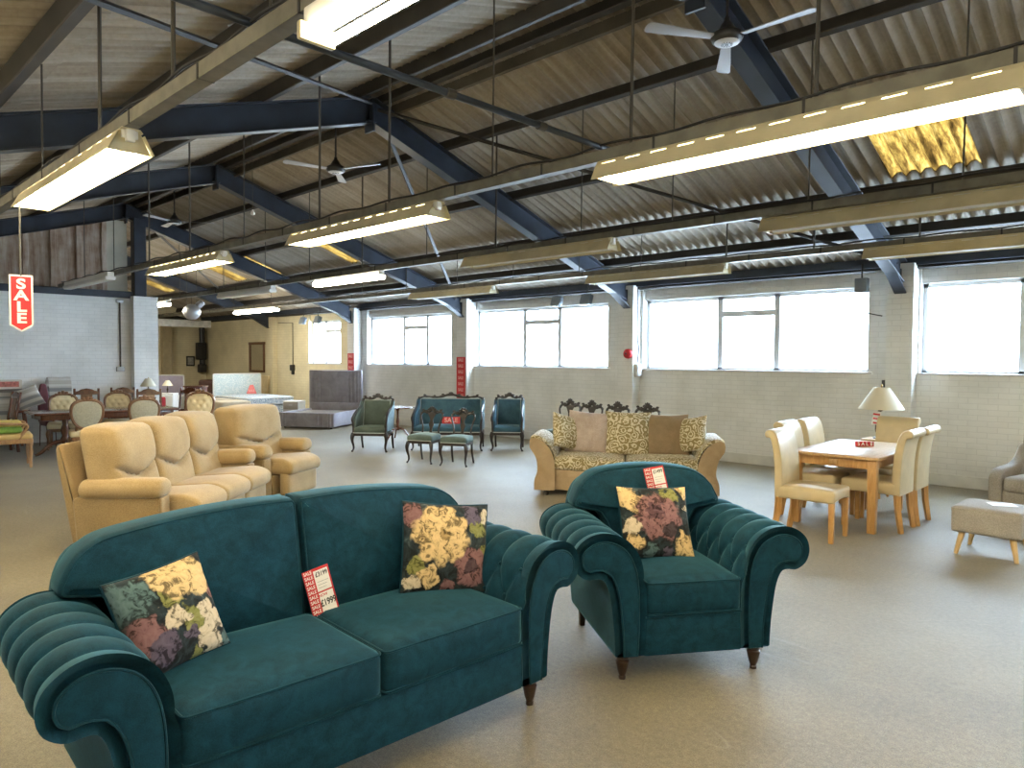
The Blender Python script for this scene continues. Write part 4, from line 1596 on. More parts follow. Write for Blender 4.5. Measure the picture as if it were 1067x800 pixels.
bk = round_poly([(-1.08, 0.08), (1.08, 0.08), (1.10, 0.68), (0.6, 0.74), (-0.6, 0.74), (-1.10, 0.68)], [0.02, 0.02, 0.1, 0.3, 0.3, 0.1], 4)
MB().solid(bk, -0.52, -0.36, 0.05, frame()).obj('back_rest', M_tan, cs)
for s in (-1, 1):
    # flared arm: S-shaped front panel, high at the front edge, sweeping out to a scroll at the top
    pts = [(0.0, 0.08), (0.0, 0.34), (0.01, 0.46), (0.05, 0.57), (0.12, 0.66), (0.20, 0.715), (0.29, 0.72), (0.30, 0.63), (0.265, 0.57), (0.225, 0.50), (0.20, 0.40), (0.20, 0.30), (0.235, 0.20), (0.24, 0.08)]
    o = [(s * (HW - 0.02 + p.x), p.y) for p in catmull(pts, 4)]
    if s < 0:
        o = o[::-1]
    a = MB()
    a.solid(o, -0.44, 0.42, 0.014, frame((0, 0, 0)), ngon=True)
    ao = a.obj('arm', M_tan, cs, angle=0.8)
    # patterned pad lying over the arm and down its inner side
    pp = [(-0.02, 0.50), (0.01, 0.58), (0.07, 0.68), (0.14, 0.745), (0.22, 0.775), (0.30, 0.76), (0.315, 0.70), (0.28, 0.70), (0.20, 0.70), (0.12, 0.66), (0.05, 0.57), (0.01, 0.46), (-0.03, 0.44)]
    o = [(s * (HW - 0.02 + p.x), p.y) for p in catmull(pp, 4, True)]
    if (s > 0):
        o = o[::-1]
    MB().solid(o, -0.40, 0.40, 0.025, frame((0, 0, 0)), ngon=True).obj('arm_pad', M_damask, ao, angle=1.2)
    for y in (-0.38, 0.36):
        MB().lathe([(0.03, 0), (0.034, 0.01), (0.034, 0.08)], (s * (HW + 0.08), y, 0), 12).obj('foot', M_blackfoot, cs)

GP = 'pillows along the curved sofa'


def on_curved(name_label, mat, lx, ly, lz, size, yaw, tilt, roll, thick=0.20):
    c = scatter_cushion('scatter_pillow', name_label, mat, None, size, thick, GP)
    R = Matrix.Rotation(rad(35), 3, 'Z')
    p = R @ Vector((lx, ly, 0))
    p *= 0.96
    pose(c, (-5.27 + p.x, 7.52 + p.y, lz - 0.045), rad(35 + yaw), rad(tilt), rad(roll))
    return c


on_curved('shiny mink pillow second from the left on the curved sofa', M_mink, -0.50, 0.14, 0.78, 0.56, -6, 16, 4)
on_curved('large scroll-pattern pillow in the middle of the curved sofa', M_damask, 0.03, 0.10, 0.78, 0.58, 0, 14, 1)
on_curved('plain brown pillow right of the middle on the curved sofa', M_brownv, 0.55, 0.13, 0.77, 0.55, 5, 16, 0)
on_curved('scroll-pattern pillow standing on its corner at the left end of the curved sofa', M_damask, -0.78, 0.08, 0.79, 0.46, 48, 18, 14)
on_curved('scroll-pattern pillow standing on its corner at the right end of the curved sofa', M_damask, 0.84, 0.08, 0.79, 0.46, -42, 18, -10)
# ------------------------------------------------------------------ oak dining table with cream chairs
M_oak = wood('golden_oak', (0.42, 0.215, 0.065), (0.60, 0.345, 0.125), (5, 5, 0.8), 0.35, 0.25)
M_oaktop = wood('oak_table_top', (0.46, 0.27, 0.11), (0.60, 0.40, 0.20), (8, 0.9, 5), 0.42, 0.12)
M_leather = plain('cream_leather', (0.54, 0.44, 0.265), 0.34, var=0.10, scale=6, bmp=0.05)

dt = thing('dining_table', 'rectangular oak dining table with a small SALE sign on it', 'table', (-2.67, 8.12, 0))
W2, L2 = 0.44, 0.75
MB().box((0, 0, 0.74), (2 * W2, 2 * L2, 0.032), 0.008, 2).obj('table_top', M_oaktop, dt)
ap = MB()
for (cx, cy, sx, sy) in ((0, -L2 + 0.085, 2 * W2 - 0.2, 0.024), (0, L2 - 0.085, 2 * W2 - 0.2, 0.024), (-W2 + 0.075, 0, 0.024, 2 * L2 - 0.2), (W2 - 0.075, 0, 0.024, 2 * L2 - 0.2)):
    ap.box((cx, cy, 0.675), (sx, sy, 0.10), 0.003)
ap.obj('apron', M_oak, dt, smooth=False)
MB().box((0.0, -L2 + 0.075, 0.675), (0.075, 0.05, 0.055), 0.004).obj('drawer_block', M_oaktop, dt)
for sx in (-1, 1):
    for sy in (-1, 1):
        MB().box((sx * (W2 - 0.07), sy * (L2 - 0.08), 0.362), (0.085, 0.085, 0.724), 0.006, 2, taper=0.86).obj('leg', M_oak, dt)


def dining_chair():
    t = thing('dining_chair', 'dining chair', 'chair')
    # seat pad with a skirt
    def fs_(co, p):
        c = co.copy()
        c.z += 0.018 * (1 - p[0] ** 2) * (1 - p[1] ** 2) * max(0, p[2])
        if p[2] < 0:
            c.z += 0.022 * (1 - p[0] ** 2) * (-p[2])
        return c
    MB().pad((0, -0.02, 0.42), (0.225, 0.245, 0.062), 0.025, (12, 12, 5), fs_).obj('seat', M_leather, t, angle=1.3)
    prof = [(0.185, 0.36), (0.175, 0.48), (0.178, 0.62), (0.19, 0.76), (0.212, 0.88), (0.235, 0.95), (0.262, 0.985), (0.298, 0.998), (0.332, 0.982), (0.342, 0.950), (0.328, 0.922), (0.304, 0.918),
            (0.286, 0.90), (0.266, 0.80), (0.252, 0.66), (0.247, 0.50), (0.245, 0.36)]
    o = [(p.x, p.y) for p in catmull(prof, 4)]
    ar = sum(o[i - 1][0] * o[i][1] - o[i][0] * o[i - 1][1] for i in range(len(o)))
    if ar < 0:
        o = o[::-1]
    MB().solid(o, -0.222, 0.222, 0.014, frame((0, 0, 0), (0, 1, 0), (0, 0, 1), (1, 0, 0)), ngon=True).obj('backrest', M_leather, t, angle=0.9)
    for s in (-1, 1):
        MB().box((s * 0.195, -0.235, 0.185), (0.046, 0.046, 0.37), 0.004, 2, taper=0.8).obj('leg', M_oak, t)
        lg = MB().tube([(s * 0.195, 0.215, 0.37), (s * 0.195, 0.225, 0.2), (s * 0.195, 0.255, 0.0)], [0.031, 0.029, 0.025], 4)
        lg.obj('leg', M_oak, t, angle=0.4)
    return t


GD = 'cream leather dining chairs round the oak table'
dch = dining_chair()
dch.scale = (1.03, 1.10, 1.02)
dch.location = (-2.70, 6.95, 0)
dch.rotation_euler = (0, 0, rad(92))
dch['label'] = 'cream leather dining chair pulled out in front of the table, seat side to the viewer'
dch['group'] = GD
for (x, y, a, lab) in ((-3.02, 7.86, 90, 'cream leather dining chair behind the pulled-out one, left side of the table'),
                       (-3.00, 8.42, 90, 'cream leather dining chair at the far left side of the table'),
                       (-2.37, 7.84, -90, 'cream leather dining chair at the right side, nearest the corner leg of the table'),
                       (-2.35, 8.32, -90, 'cream leather dining chair at the right side, second from the corner leg'),
                       (-2.63, 9.10, 0, 'cream leather dining chair at the far end of the table, before the lamp')):
    dup(dch, (x, y, 0), rad(a), lab)

ss = thing('sale_block', 'small red and white SALE sign standing on the oak table', 'sign', (-2.65, 8.28, 0.7565), rad(40))
MB().box((0, 0, 0.026), (0.19, 0.03, 0.052), 0.003).obj('block', M_red, ss)
for k, ch in enumerate('SALE'):
    xk = -0.067 + 0.045 * k
    lettering('letter', ch, 0.052, M_signwhite, ss, (xk, -0.0165, 0.026), (PI / 2, 0, 0), 0.0008, bold=0.0014)

# lamp on a small stand behind the far dining chair
st = thing('side_table', 'small oak side table under the table lamp behind the dining set', 'table', (-2.93, 9.75, 0))
MB().box((0, 0, 0.69), (0.36, 0.36, 0.025), 0.006).obj('table_top', M_oaktop, st)
MB().box((0, 0, 0.63), (0.31, 0.31, 0.09), 0.004).obj('apron', M_oak, st)
for sx in (-1, 1):
    for sy in (-1, 1):
        MB().box((sx * 0.14, sy * 0.14, 0.34), (0.036, 0.036, 0.68), 0.003, 1, taper=0.75).obj('leg', M_oak, st)
M_bronze = plain('bronze_figure', (0.075, 0.048, 0.038), 0.4, metal=0.5, var=0.3)
M_shade = plain('ivory_pleated_shade', (0.74, 0.70, 0.56), 0.8)


def table_lamp(label, loc, s=1.0, bronze=True, group=None):
    t = thing('table_lamp', label, 'lamp', loc, group=group)
    t.scale = (s, s, s)
    if bronze:
        MB().lathe([(0.085, 0), (0.088, 0.012), (0.07, 0.025), (0.03, 0.04), (0.02, 0.06)], n=18).obj('foot', M_bronze, t)
        MB().tube(catmull([(0.0, 0, 0.05), (-0.035, 0, 0.12), (-0.055, 0, 0.20), (-0.065, 0.0, 0.27), (-0.03, 0, 0.33), (0.0, 0, 0.37)], 5), [0.03 + 0.012 * math.sin(k * 0.5) for k in range(26)], 10).obj('figure_stem', M_bronze, t)
        MB().lathe([(0.02, 0.36), (0.034, 0.37), (0.03, 0.40), (0.014, 0.43)], n=12).obj('bulb_holder', M_bronze, t)
    else:
        MB().lathe([(0.07, 0), (0.07, 0.015), (0.02, 0.03), (0.035, 0.12), (0.05, 0.18), (0.03, 0.26), (0.015, 0.30), (0.015, 0.40)], n=16).obj('stem', M_bronze, t)
    sh = MB()
    prof = [(0.262, 0.375), (0.259, 0.383)] + [(0.259 - 0.165 * k / 8, 0.383 + 0.262 * k / 8) for k in range(1, 9)] + [(0.092, 0.647), (0.088, 0.642)] + [(0.255 - 0.165 * k / 8, 0.383 + 0.258 * k / 8) for k in range(7, -1, -1)]
    nn = 96
    vs = []
    for i, (r, z) in enumerate(prof):
        for k in range(nn):
            a = 2 * PI * k / nn
            rr = r * (1 + 0.008 * math.cos(48 * a))
            vs.append((rr * math.cos(a), rr * math.sin(a), z))
    fs = []
    for i in range(len(prof)):
        j = (i + 1) % len(prof)
        for k in range(nn):
            k2 = (k + 1) % nn
            fs.append((i * nn + k, i * nn + k2, j * nn + k2, j * nn + k))
    sh.add(vs, fs)
    sh.obj('lamp_shade', M_shade, t, angle=1.2)
    MB().tube([(0, 0, 0.40), (0, 0, 0.66)], 0.005, 6).obj('harp', M_brass, t)
    MB().lathe([(0.004, 0.65), (0.012, 0.665), (0.010, 0.68), (0.003, 0.69)], n=10).obj('finial', M_brass, t)
    return t


lp = table_lamp('table lamp with bronze figure stem and ivory pleated shade behind the dining set', (-2.93, 9.75, 0.7035))
lt = thing('lamp_tag', 'red and white sale tag hanging on the bronze lamp stem', 'tag', (-2.955, 9.655, 0.93), rad(40))
MB().box((0, 0, 0.04), (0.10, 0.003, 0.17), 0.001, rot=Matrix.Rotation(0.15, 3, 'Y')).obj('card', M_signwhite, lt, smooth=False)
for k in range(3):
    MB().box((0.0, -0.0025, 0.085 - 0.055 * k), (0.085, 0.002, 0.022), rot=Matrix.Rotation(0.15, 3, 'Y')).obj('red_band', M_red, lt, smooth=False)
MB().tube([(0, 0, 0.12), (-0.01, 0.05, 0.14)], 0.002, 4).obj('string', M_signwhite, lt)

# ------------------------------------------------------------------ grey footstool and armchair at the right edge
M_greyfab = woven('grey_tweed', (0.235, 0.215, 0.19), (0.40, 0.375, 0.345), 120, 0.1)
ot = thing('footstool', 'grey fabric footstool on splayed light wood legs', 'footstool', (-1.30, 7.43, 0), rad(-2))
def fo(co, p):
    c = co.copy()
    c.z += 0.012 * (1 - p[0] ** 2) * (1 - p[1] ** 2) * max(0, p[2])
    return c


MB().pad((0, 0, 0.31), (0.265, 0.265, 0.115), 0.03, (12, 10, 6), fo).obj('cushion_body', M_greyfab, ot, angle=1.2)
MB().tube([(p[0], p[1], 0.405) for p in round_poly([(-0.263, -0.263), (0.263, -0.263), (0.263, 0.263), (-0.263, 0.263)], 0.03, 4)], 0.005, 6, closed=True).obj('piping', M_greyfab, ot)
M_beech = wood('pale_beech', (0.55, 0.36, 0.15), (0.68, 0.48, 0.24), (6, 6, 1), 0.4, 0.2)
for sx in (-1, 1):
    for sy in (-1, 1):
        MB().tube([(sx * 0.185, sy * 0.185, 0.20), (sx * 0.225, sy * 0.222, 0.0)], [0.027, 0.017], 12).obj('leg', M_beech, ot)
MB().box((0.08, 0.03, 0.4375), (0.20, 0.15, 0.002), rot=0.5).obj('paper_leaflet', M_signwhite, None, smooth=False)
lf = bpy.data.objects['paper_leaflet']
lf.location = (-1.32, 7.43, 0.001)
tag(lf, 'white paper sheet lying on the grey footstool', 'paper')

ga = thing('armchair', 'grey fabric armchair with curved arms, cut by the right edge', 'armchair', (-1.12, 9.02, 0), rad(-14))
MB().pad((0, 0, 0.27), (0.28, 0.33, 0.12), 0.03, (8, 8, 5)).obj('base', M_greyfab, ga, angle=1.2)
MB().pad((0, -0.03, 0.43), (0.265, 0.34, 0.08), 0.05, (10, 10, 6), fo).obj('seat_cushion', M_greyfab, ga, angle=1.3)
for s in (-1, 1):
    prof = [(-0.36, 0.14), (0.36, 0.14), (0.40, 0.80), (0.30, 0.80), (0.20, 0.67), (0.05, 0.60), (-0.15, 0.59), (-0.28, 0.575), (-0.36, 0.50)]
    MB().solid(round_poly(prof, [0.02, 0.03, 0.04, 0.08, 0.15, 0.2, 0.2, 0.10, 0.10], 5), -0.06, 0.06, 0.03, frame((s * 0.34, 0, 0), (0, 1, 0), (0, 0, 1), (1, 0, 0)), ngon=True).obj('arm', M_greyfab, ga, angle=0.9)
MB().pad((0, 0.34, 0.62), (0.37, 0.08, 0.36), 0.06, (12, 5, 10), lambda co, p: (co.x, co.y + 0.18 * max(0, co.z), co.z + 0.03 * (1 - p[0] ** 2) * max(0, p[2]))).obj('backrest', M_greyfab, ga, angle=1.3)
for sx in (-1, 1):
    for sy in (-1, 1):
        MB().tube([(sx * 0.30, sy * 0.28, 0.16), (sx * 0.34, sy * 0.32, 0.0)], [0.026, 0.017], 12).obj('leg', M_beech, ga)
# ------------------------------------------------------------------ carved antique suite in blue velvet
M_ebony = plain('ebonised_carved_wood', (0.016, 0.010, 0.008), 0.4, coat=0.15)
M_blue = velvet('blue_velvet', (0.022, 0.060, 0.090), (0.055, 0.125, 0.165), 0.3, (0.6, 0.85, 1.0), 160, 5)
M_sage = velvet('sage_velvet', (0.045, 0.062, 0.052), (0.085, 0.110, 0.092), 0.3, (0.7, 0.9, 0.85), 160, 5)
M_seatgreen = velvet('grey_green_velvet', (0.070, 0.105, 0.098), (0.135, 0.180, 0.165), 0.35, (0.7, 0.9, 0.85), 160, 5)
M_braid = plain('pale_braid', (0.40, 0.46, 0.44), 0.7)
M_sidevelvet = velvet('pale_blue_outer_velvet', (0.16, 0.24, 0.27), (0.28, 0.36, 0.39), 0.4, (0.7, 0.9, 1.0), 160, 5)


def cabriole(x, y, h, out, r=0.026):
    """curved front leg with a knee, slim ankle and a turned-out toe on a castor"""
    ox, oy = out
    P = [(x, y, h), (x + ox * 0.022, y + oy * 0.022, h * 0.80), (x + ox * 0.020, y + oy * 0.020, h * 0.58), (x - ox * 0.004, y - oy * 0.004, h * 0.34), (x - ox * 0.006, y - oy * 0.006, h * 0.17), (x + ox * 0.016, y + oy * 0.016, h * 0.06), (x + ox * 0.03, y + oy * 0.03, 0.012)]
    p = catmull(P, 4)
    k = len(p)
    R = []
    for i in range(k):
        f = i / (k - 1)
        R.append(r * (1.15 + 0.35 * math.exp(-((f - 0.12) / 0.15) ** 2) - 0.62 * min(1, f / 0.72) + (0.22 if f > 0.86 else 0)))
    return MB().tube(p, R, 8)


def crest(w, z, y, n_lobes, lift):
    """carved top rail: a serpentine rail, paired scrolls and a pierced shell in the middle"""
    mb = MB()
    top = []
    m = 33
    for k in range(m):
        u = -1 + 2 * k / (m - 1)
        zz = z + lift * (math.exp(-(u / 0.34) ** 2)) + 0.022 * math.cos(u * PI * 2.2) * (1 - abs(u)) - 0.035 * max(0, abs(u) - 0.82) / 0.18
        top.append((u * w, y, zz))
    mb.tube(top, [0.018 + 0.010 * math.exp(-((k / (m - 1) - 0.5) / 0.22) ** 2) + 0.004 * math.cos(k * 1.6) for k in range(m)], 7)
    for s in (-1, 1):
        for (u, rr) in ((0.24, 0.034), (0.50, 0.026), (0.80, 0.030)):
            zz = z + lift * (math.exp(-(u / 0.34) ** 2)) + 0.022 * math.cos(u * PI * 2.2) * (1 - u)
            sp_ = [(s * u * w + s * rr * (1 - t / 14) * math.cos(t * 0.62 + 0.6), y - 0.006, zz + 0.008 + rr * (1 - t / 14) * math.sin(t * 0.62 + 0.6)) for t in range(13)]
            mb.tube(sp_, [0.013 - 0.0004 * t for t in range(13)], 6)
    for k in range(n_lobes):
        a = PI * (0.12 + 0.76 * k / (n_lobes - 1))
        c = (math.cos(a) * 0.045, y - 0.008, z + lift + 0.012 + math.sin(a) * 0.042)
        mb.pad(c, (0.014, 0.012, 0.022), 0.012, (4, 4, 4), None, Matrix.Rotation(PI / 2 - a, 3, 'Y'))
    return mb


def parlour_seat(name, cat, label, w, d, seat_h, back_h, cover, group=None):
    """carved tub seat: wrap-round upholstered back and wings, show-wood frame, cabriole front legs"""
    t = thing(name, label, cat, group=group)
    hw = w / 2
    yb = d / 2
    yf = -d / 2

    def fs_(co, p):
        c = co.copy()
        c.z += 0.030 * (1 - p[0] ** 4) * (1 - p[1] ** 2) * max(0, p[2])
        c.y -= 0.02 * (1 - p[0] ** 2) * (1 - p[1]) / 2
        return c
    MB().pad((0, 0.0, seat_h - 0.05), (hw - 0.035, d / 2 - 0.03, 0.055), 0.04, (14, 10, 5), fs_).obj('seat', cover, t, angle=1.3)
    rl = MB()
    rl.box((0, yf + 0.02, seat_h - 0.115), (w - 0.07, 0.035, 0.05), 0.008)
    rl.box((0, yb - 0.02, seat_h - 0.115), (w - 0.07, 0.035, 0.05), 0.008)
    for s in (-1, 1):
        rl.box((s * (hw - 0.03), 0, seat_h - 0.115), (0.035, d - 0.06, 0.05), 0.008)
    rl.obj('seat_rail', M_ebony, t)
    MB().tube([(-hw + 0.04, yf - 0.004, seat_h - 0.085), (hw - 0.04, yf - 0.004, seat_h - 0.085)], 0.007, 6).obj('braid', M_braid, t)
    # back panel
    bo = round_poly([(-hw + 0.07, seat_h - 0.04), (hw - 0.07, seat_h - 0.04), (hw - 0.075, back_h - 0.02), (-hw + 0.075, back_h - 0.02)], 0.03, 3)
    lean = lambda u, v, w_: (u, v, w_ - 0.16 * max(0, v - seat_h))
    MB().solid(bo, -yb - 0.03, -yb + 0.035, 0.02, frame(), 0, 0.02, fn=lean).obj('back_panel', cover, t, angle=1.3)
    ps = [lean(p[0], p[1], -yb + 0.045) for p in inset(bo, 0.01)]
    MB().tube([(p[0], -p[2], p[1]) for p in ps], 0.006, 6, closed=True).obj('braid', M_braid, t)
    ytop = yb + 0.16 * (back_h - seat_h)
    for s in (-1, 1):
        # wing running forward from the back and falling to the arm
        x = s * (hw - 0.045)
        wing = [(yb - 0.0, seat_h - 0.06), (yf + 0.06, seat_h - 0.06), (yf + 0.05, seat_h + 0.16), (yf + 0.16, seat_h + 0.24), (yb - 0.10, back_h - 0.15), (ytop - 0.03, back_h - 0.02)]
        wo = round_poly(wing, [0.02, 0.02, 0.05, 0.08, 0.10, 0.03], 4)
        if True:
            wo = wo[::-1]
        MB().solid(wo, -0.028, 0.028, 0.015, frame((x, 0, 0), (0, 1, 0), (0, 0, 1), (1, 0, 0)), ngon=True).obj('wing', cover if s > 0 else cover, t, angle=0.9)
        oo = MB().solid([(a, b_) for a, b_ in wo], 0.0, 0.006, 0.002, frame((x + s * 0.030, 0, 0), (0, 1, 0), (0, 0, 1), (1, 0, 0)) if s > 0 else frame((x - 0.036, 0, 0), (0, 1, 0), (0, 0, 1), (1, 0, 0)), ngon=True)
        oo.obj('wing_outer', M_sidevelvet, t, angle=0.9)
        edge = catmull([(x, ytop - 0.01, back_h - 0.005), (x + s * 0.01, yb - 0.06, back_h - 0.13), (x + s * 0.012, yf + 0.20, seat_h + 0.285), (x + s * 0.02, yf + 0.07, seat_h + 0.215), (x + s * 0.03, yf + 0.02, seat_h + 0.155), (x + s * 0.015, yf + 0.03, seat_h + 0.07), (x + s * 0.008, yf + 0.02, seat_h - 0.09)], 5)
        MB().tube(edge, 0.018, 7).obj('arm_frame', M_ebony, t)
        cabriole(s * (hw - 0.035), yf + 0.02, seat_h - 0.09, (s * 0.7, -0.7), 0.028).obj('leg', M_ebony, t)
        MB().tube(catmull([(s * (hw - 0.04), yb - 0.02, seat_h - 0.09), (s * (hw - 0.04), yb + 0.0, seat_h * 0.45), (s * (hw - 0.04), yb + 0.07, 0.0)], 4), [0.024 - 0.001 * k for k in range(9)], 7).obj('leg', M_ebony, t)
        MB().tube([(s * (hw - 0.055), yb - 0.0, seat_h - 0.05), (s * (hw - 0.055), ytop, back_h - 0.01)], 0.017, 7).obj('back_post', M_ebony, t)
    crest(hw - 0.03, back_h + 0.005, ytop, 5, 0.022).obj('crest_rail', M_ebony, t)
    return t


GA = 'carved antique parlour suite'
a1 = parlour_seat('parlour_armchair', 'armchair', 'carved antique armchair in sage green velvet, before the grey bed', 0.66, 0.56, 0.43, 0.93, M_sage, GA)
a1.location = (-10.92, 7.62, 0)
a1.rotation_euler = (0, 0, rad(40))
a2 = parlour_seat('parlour_armchair', 'armchair', 'carved antique armchair in dark blue velvet, right of the blue settee', 0.60, 0.56, 0.43, 0.95, M_blue, GA)
a2.location = (-9.30, 9.50, 0)
a2.rotation_euler = (0, 0, rad(40))
stt = parlour_seat('settee', 'sofa', 'carved antique settee in pale blue velvet with a red SALE sign on it', 1.32, 0.60, 0.43, 0.95, M_blue, GA)
stt.location = (-10.12, 8.75, 0)
stt.rotation_euler = (0, 0, rad(42))
sb = thing('sale_board', 'red SALE sign lying against the back of the blue settee', 'sign', (-10.22, 8.90, 0.435), rad(42))
R_ = Matrix.Rotation(rad(-18), 3, 'X')
MB().box((0, 0, 0.085), (0.34, 0.012, 0.13), 0.002, rot=R_).obj('card', M_red, sb, smooth=False)
lettering('lettering', 'SALE', 0.12, M_pink, sb, (0, -0.0075, 0.085), (PI / 2 - rad(18), 0, 0), 0.0005, sx=1.0, bold=0.003)


def parlour_side_chair(cover):
    t = thing('parlour_chair', 'chair', 'chair')

    def fs_(co, p):
        c = co.copy()
        k = (p[1] + 1) / 2
        c.x *= 1 - 0.12 * k
        c.z += 0.03 * (1 - p[0] ** 2) * (1 - p[1] ** 2) * max(0, p[2])
        return c
    MB().pad((0, 0, 0.405), (0.225, 0.215, 0.05), 0.035, (12, 10, 5), fs_).obj('seat', cover, t, angle=1.3)
    rl = MB()
    rl.box((0, -0.195, 0.345), (0.42, 0.03, 0.045), 0.008)
    rl.box((0, 0.195, 0.345), (0.36, 0.03, 0.045), 0.008)
    for s in (-1, 1):
        rl.box((s * 0.195, 0, 0.345), (0.03, 0.38, 0.045), 0.008, rot=s * 0.07)
    rl.obj('seat_rail', M_ebony, t)
    MB().tube([(-0.215, -0.216, 0.372), (0.215, -0.216, 0.372)], 0.006, 6).obj('braid', M_braid, t)
    for s in (-1, 1):
        cabriole(s * 0.20, -0.19, 0.345, (s * 0.7, -0.7), 0.024).obj('leg', M_ebony, t)
        MB().tube(catmull([(s * 0.17, 0.19, 0.345), (s * 0.172, 0.20, 0.18), (s * 0.18, 0.26, 0.0)], 4), [0.020 - 0.0006 * k for k in range(9)], 7).obj('leg', M_ebony, t)
        # balloon-shaped uprights
        MB().tube(catmull([(s * 0.165, 0.19, 0.34), (s * 0.145, 0.215, 0.52), (s * 0.17, 0.235, 0.64), (s * 0.20, 0.252, 0.735), (s * 0.18, 0.266, 0.79), (s * 0.12, 0.270, 0.80)], 5), 0.0155, 7).obj('back_post', M_ebony, t)
    c = crest(0.20, 0.80, 0.272, 5, 0.022)
    c.obj('crest_rail', M_ebony, t)
    sp_ = MB()
    o = catmull([(-0.03, 0.40), (0.03, 0.40), (0.022, 0.52), (0.045, 0.60), (0.025, 0.66), (0.045, 0.72), (0.075, 0.785), (0.0, 0.805), (-0.075, 0.785), (-0.045, 0.72), (-0.025, 0.66), (-0.045, 0.60), (-0.022, 0.52)], 4, True)
    o = [(p.x, p.y) for p in o]
    sp_.solid(o, -0.01, 0.01, 0.006, frame((0, 0.20, 0)), fn=lambda u, v, w: (u, v, w - 0.18 * (v - 0.40)))
    sp_.obj('splat', M_ebony, t, angle=0.9)
    return t


s1 = parlour_side_chair(M_seatgreen)
s1.location = (-9.10, 7.36, 0)
s1.rotation_euler = (0, 0, rad(24))
s1['label'] = 'small carved side chair with sage seat, the left one before the blue settee'
GSC = 'small carved parlour chairs'
s1['group'] = GSC
dup(s1, (-8.50, 7.54, 0), rad(28), 'small carved side chair with sage seat, the right one before the blue settee')
for (x, y, lab) in ((-7.52, 8.92, 'carved black chair back showing above the left end of the curved sofa'),
                    (-7.02, 8.86, 'carved black chair back showing above the mink pillow of the curved sofa'),
                    (-6.53, 8.88, 'carved black chair back showing above the middle pillow of the curved sofa'),
                    (-6.03, 8.95, 'carved black chair back showing above the brown pillow, before the pillar')):
    o = dup(s1, (x, y, 0), rad(6), lab)
    o.scale = (1.0, 1.0, 1.16)

tp = thing('tripod_table', 'dark round tripod wine table between the sage armchair and blue settee', 'table', (-11.98, 8.97, 0))
M_mahog = wood('mahogany', (0.075, 0.022, 0.012), (0.15, 0.05, 0.024), (5, 5, 1), 0.25, 0.5)
MB().lathe([(0.20, 0.655), (0.355, 0.658), (0.365, 0.668), (0.355, 0.68), (0.0, 0.682)], n=28).obj('table_top', M_mahog, tp)
MB().lathe([(0.03, 0.20), (0.04, 0.24), (0.024, 0.30), (0.034, 0.38), (0.022, 0.46), (0.022, 0.60), (0.05, 0.65), (0.10, 0.657)], n=16).obj('column', M_mahog, tp)
for k in range(3):
    a = rad(35 + 120 * k)
    c_, s_ = math.cos(a), math.sin(a)
    MB().tube(catmull([(c_ * 0.02, s_ * 0.02, 0.24), (c_ * 0.12, s_ * 0.12, 0.22), (c_ * 0.22, s_ * 0.22, 0.10), (c_ * 0.28, s_ * 0.28, 0.02), (c_ * 0.32, s_ * 0.32, 0.016)], 4), [0.022, 0.022, 0.021, 0.02, 0.02, 0.019, 0.018, 0.017, 0.016, 0.015, 0.014, 0.014, 0.014, 0.014, 0.016, 0.017, 0.015], 7).obj('leg', M_mahog, tp)
# ------------------------------------------------------------------ beds and headboards at the far end
M_greyvelvet = velvet('grey_velvet', (0.22, 0.205, 0.225), (0.33, 0.31, 0.335), 0.35, (0.9, 0.9, 1.0), 120, 4)
M_greyside = velvet('pale_grey_velvet', (0.32, 0.31, 0.36), (0.44, 0.43, 0.48), 0.3, (0.9, 0.9, 1.0), 120, 4)
M_tick = damask('blue_white_ticking', (0.62, 0.68, 0.74), (0.30, 0.40, 0.52), 9.0)
M_tickpale = damask('pale_blue_ticking', (0.66, 0.73, 0.76), (0.50, 0.62, 0.68), 7.0)
M_bwhite = plain('white_bed_edge', (0.70, 0.72, 0.74), 0.7)
M_beigemat = woven('beige_mattress', (0.40, 0.35, 0.27), (0.52, 0.47, 0.37), 60, 0.1)
M_beigehb = velvet('beige_headboard', (0.46, 0.36, 0.20), (0.56, 0.45, 0.27), 0.2, (1, 0.9, 0.7), 120, 4)
M_lav = plain('lavender_fabric', (0.36, 0.33, 0.44), 0.8, var=0.08)
M_taupe = plain('taupe_cabinet', (0.27, 0.25, 0.235), 0.5)

gb = thing('ottoman_bed', 'grey velvet bed base with tall panelled headboard in the far corner', 'bed', (-15.72, 9.42, 0), rad(32))
BW, BL = 0.72, 1.55
fb = MB()
fb.box((0, -BL / 2 + 0.03, 0.21), (2 * BW, 0.06, 0.34), 0.02)
for u in (-0.62, -0.54, -0.30, 0.30, 0.42, 0.54, 0.62):
    fb.box((u * BW / 0.72, -BL / 2 - 0.004, 0.21), (0.055, 0.02, 0.33), 0.008)
fb.obj('foot_panel', M_greyvelvet, gb, angle=0.8)
for s in (-1, 1):
    MB().box((s * (BW - 0.04), 0.03, 0.21), (0.08, BL - 0.06, 0.34), 0.02).obj('side_panel', M_greyside, gb, angle=0.8)
MB().box((0, 0.02, 0.325), (2 * BW - 0.16, BL - 0.1, 0.03), 0.008).obj('slatted_deck', M_taupe, gb, smooth=False)
hbm = MB()
hbm.box((0, BL / 2 + 0.05, 0.69), (2 * BW + 0.02, 0.10, 1.36), 0.02)
for u in (-0.63, -0.56, -0.44, 0.44, 0.54, 0.63):
    hbm.box((u, BL / 2 - 0.005, 0.95), (0.06, 0.025, 0.80), 0.010)
hbm.box((0, BL / 2 - 0.005, 0.95), (0.76, 0.025, 0.80), 0.012)
hbm.box((0, BL / 2 - 0.005, 0.36), (2 * BW - 0.02, 0.025, 0.34), 0.012)
hbm.obj('headboard', M_greyvelvet, gb, angle=0.8)
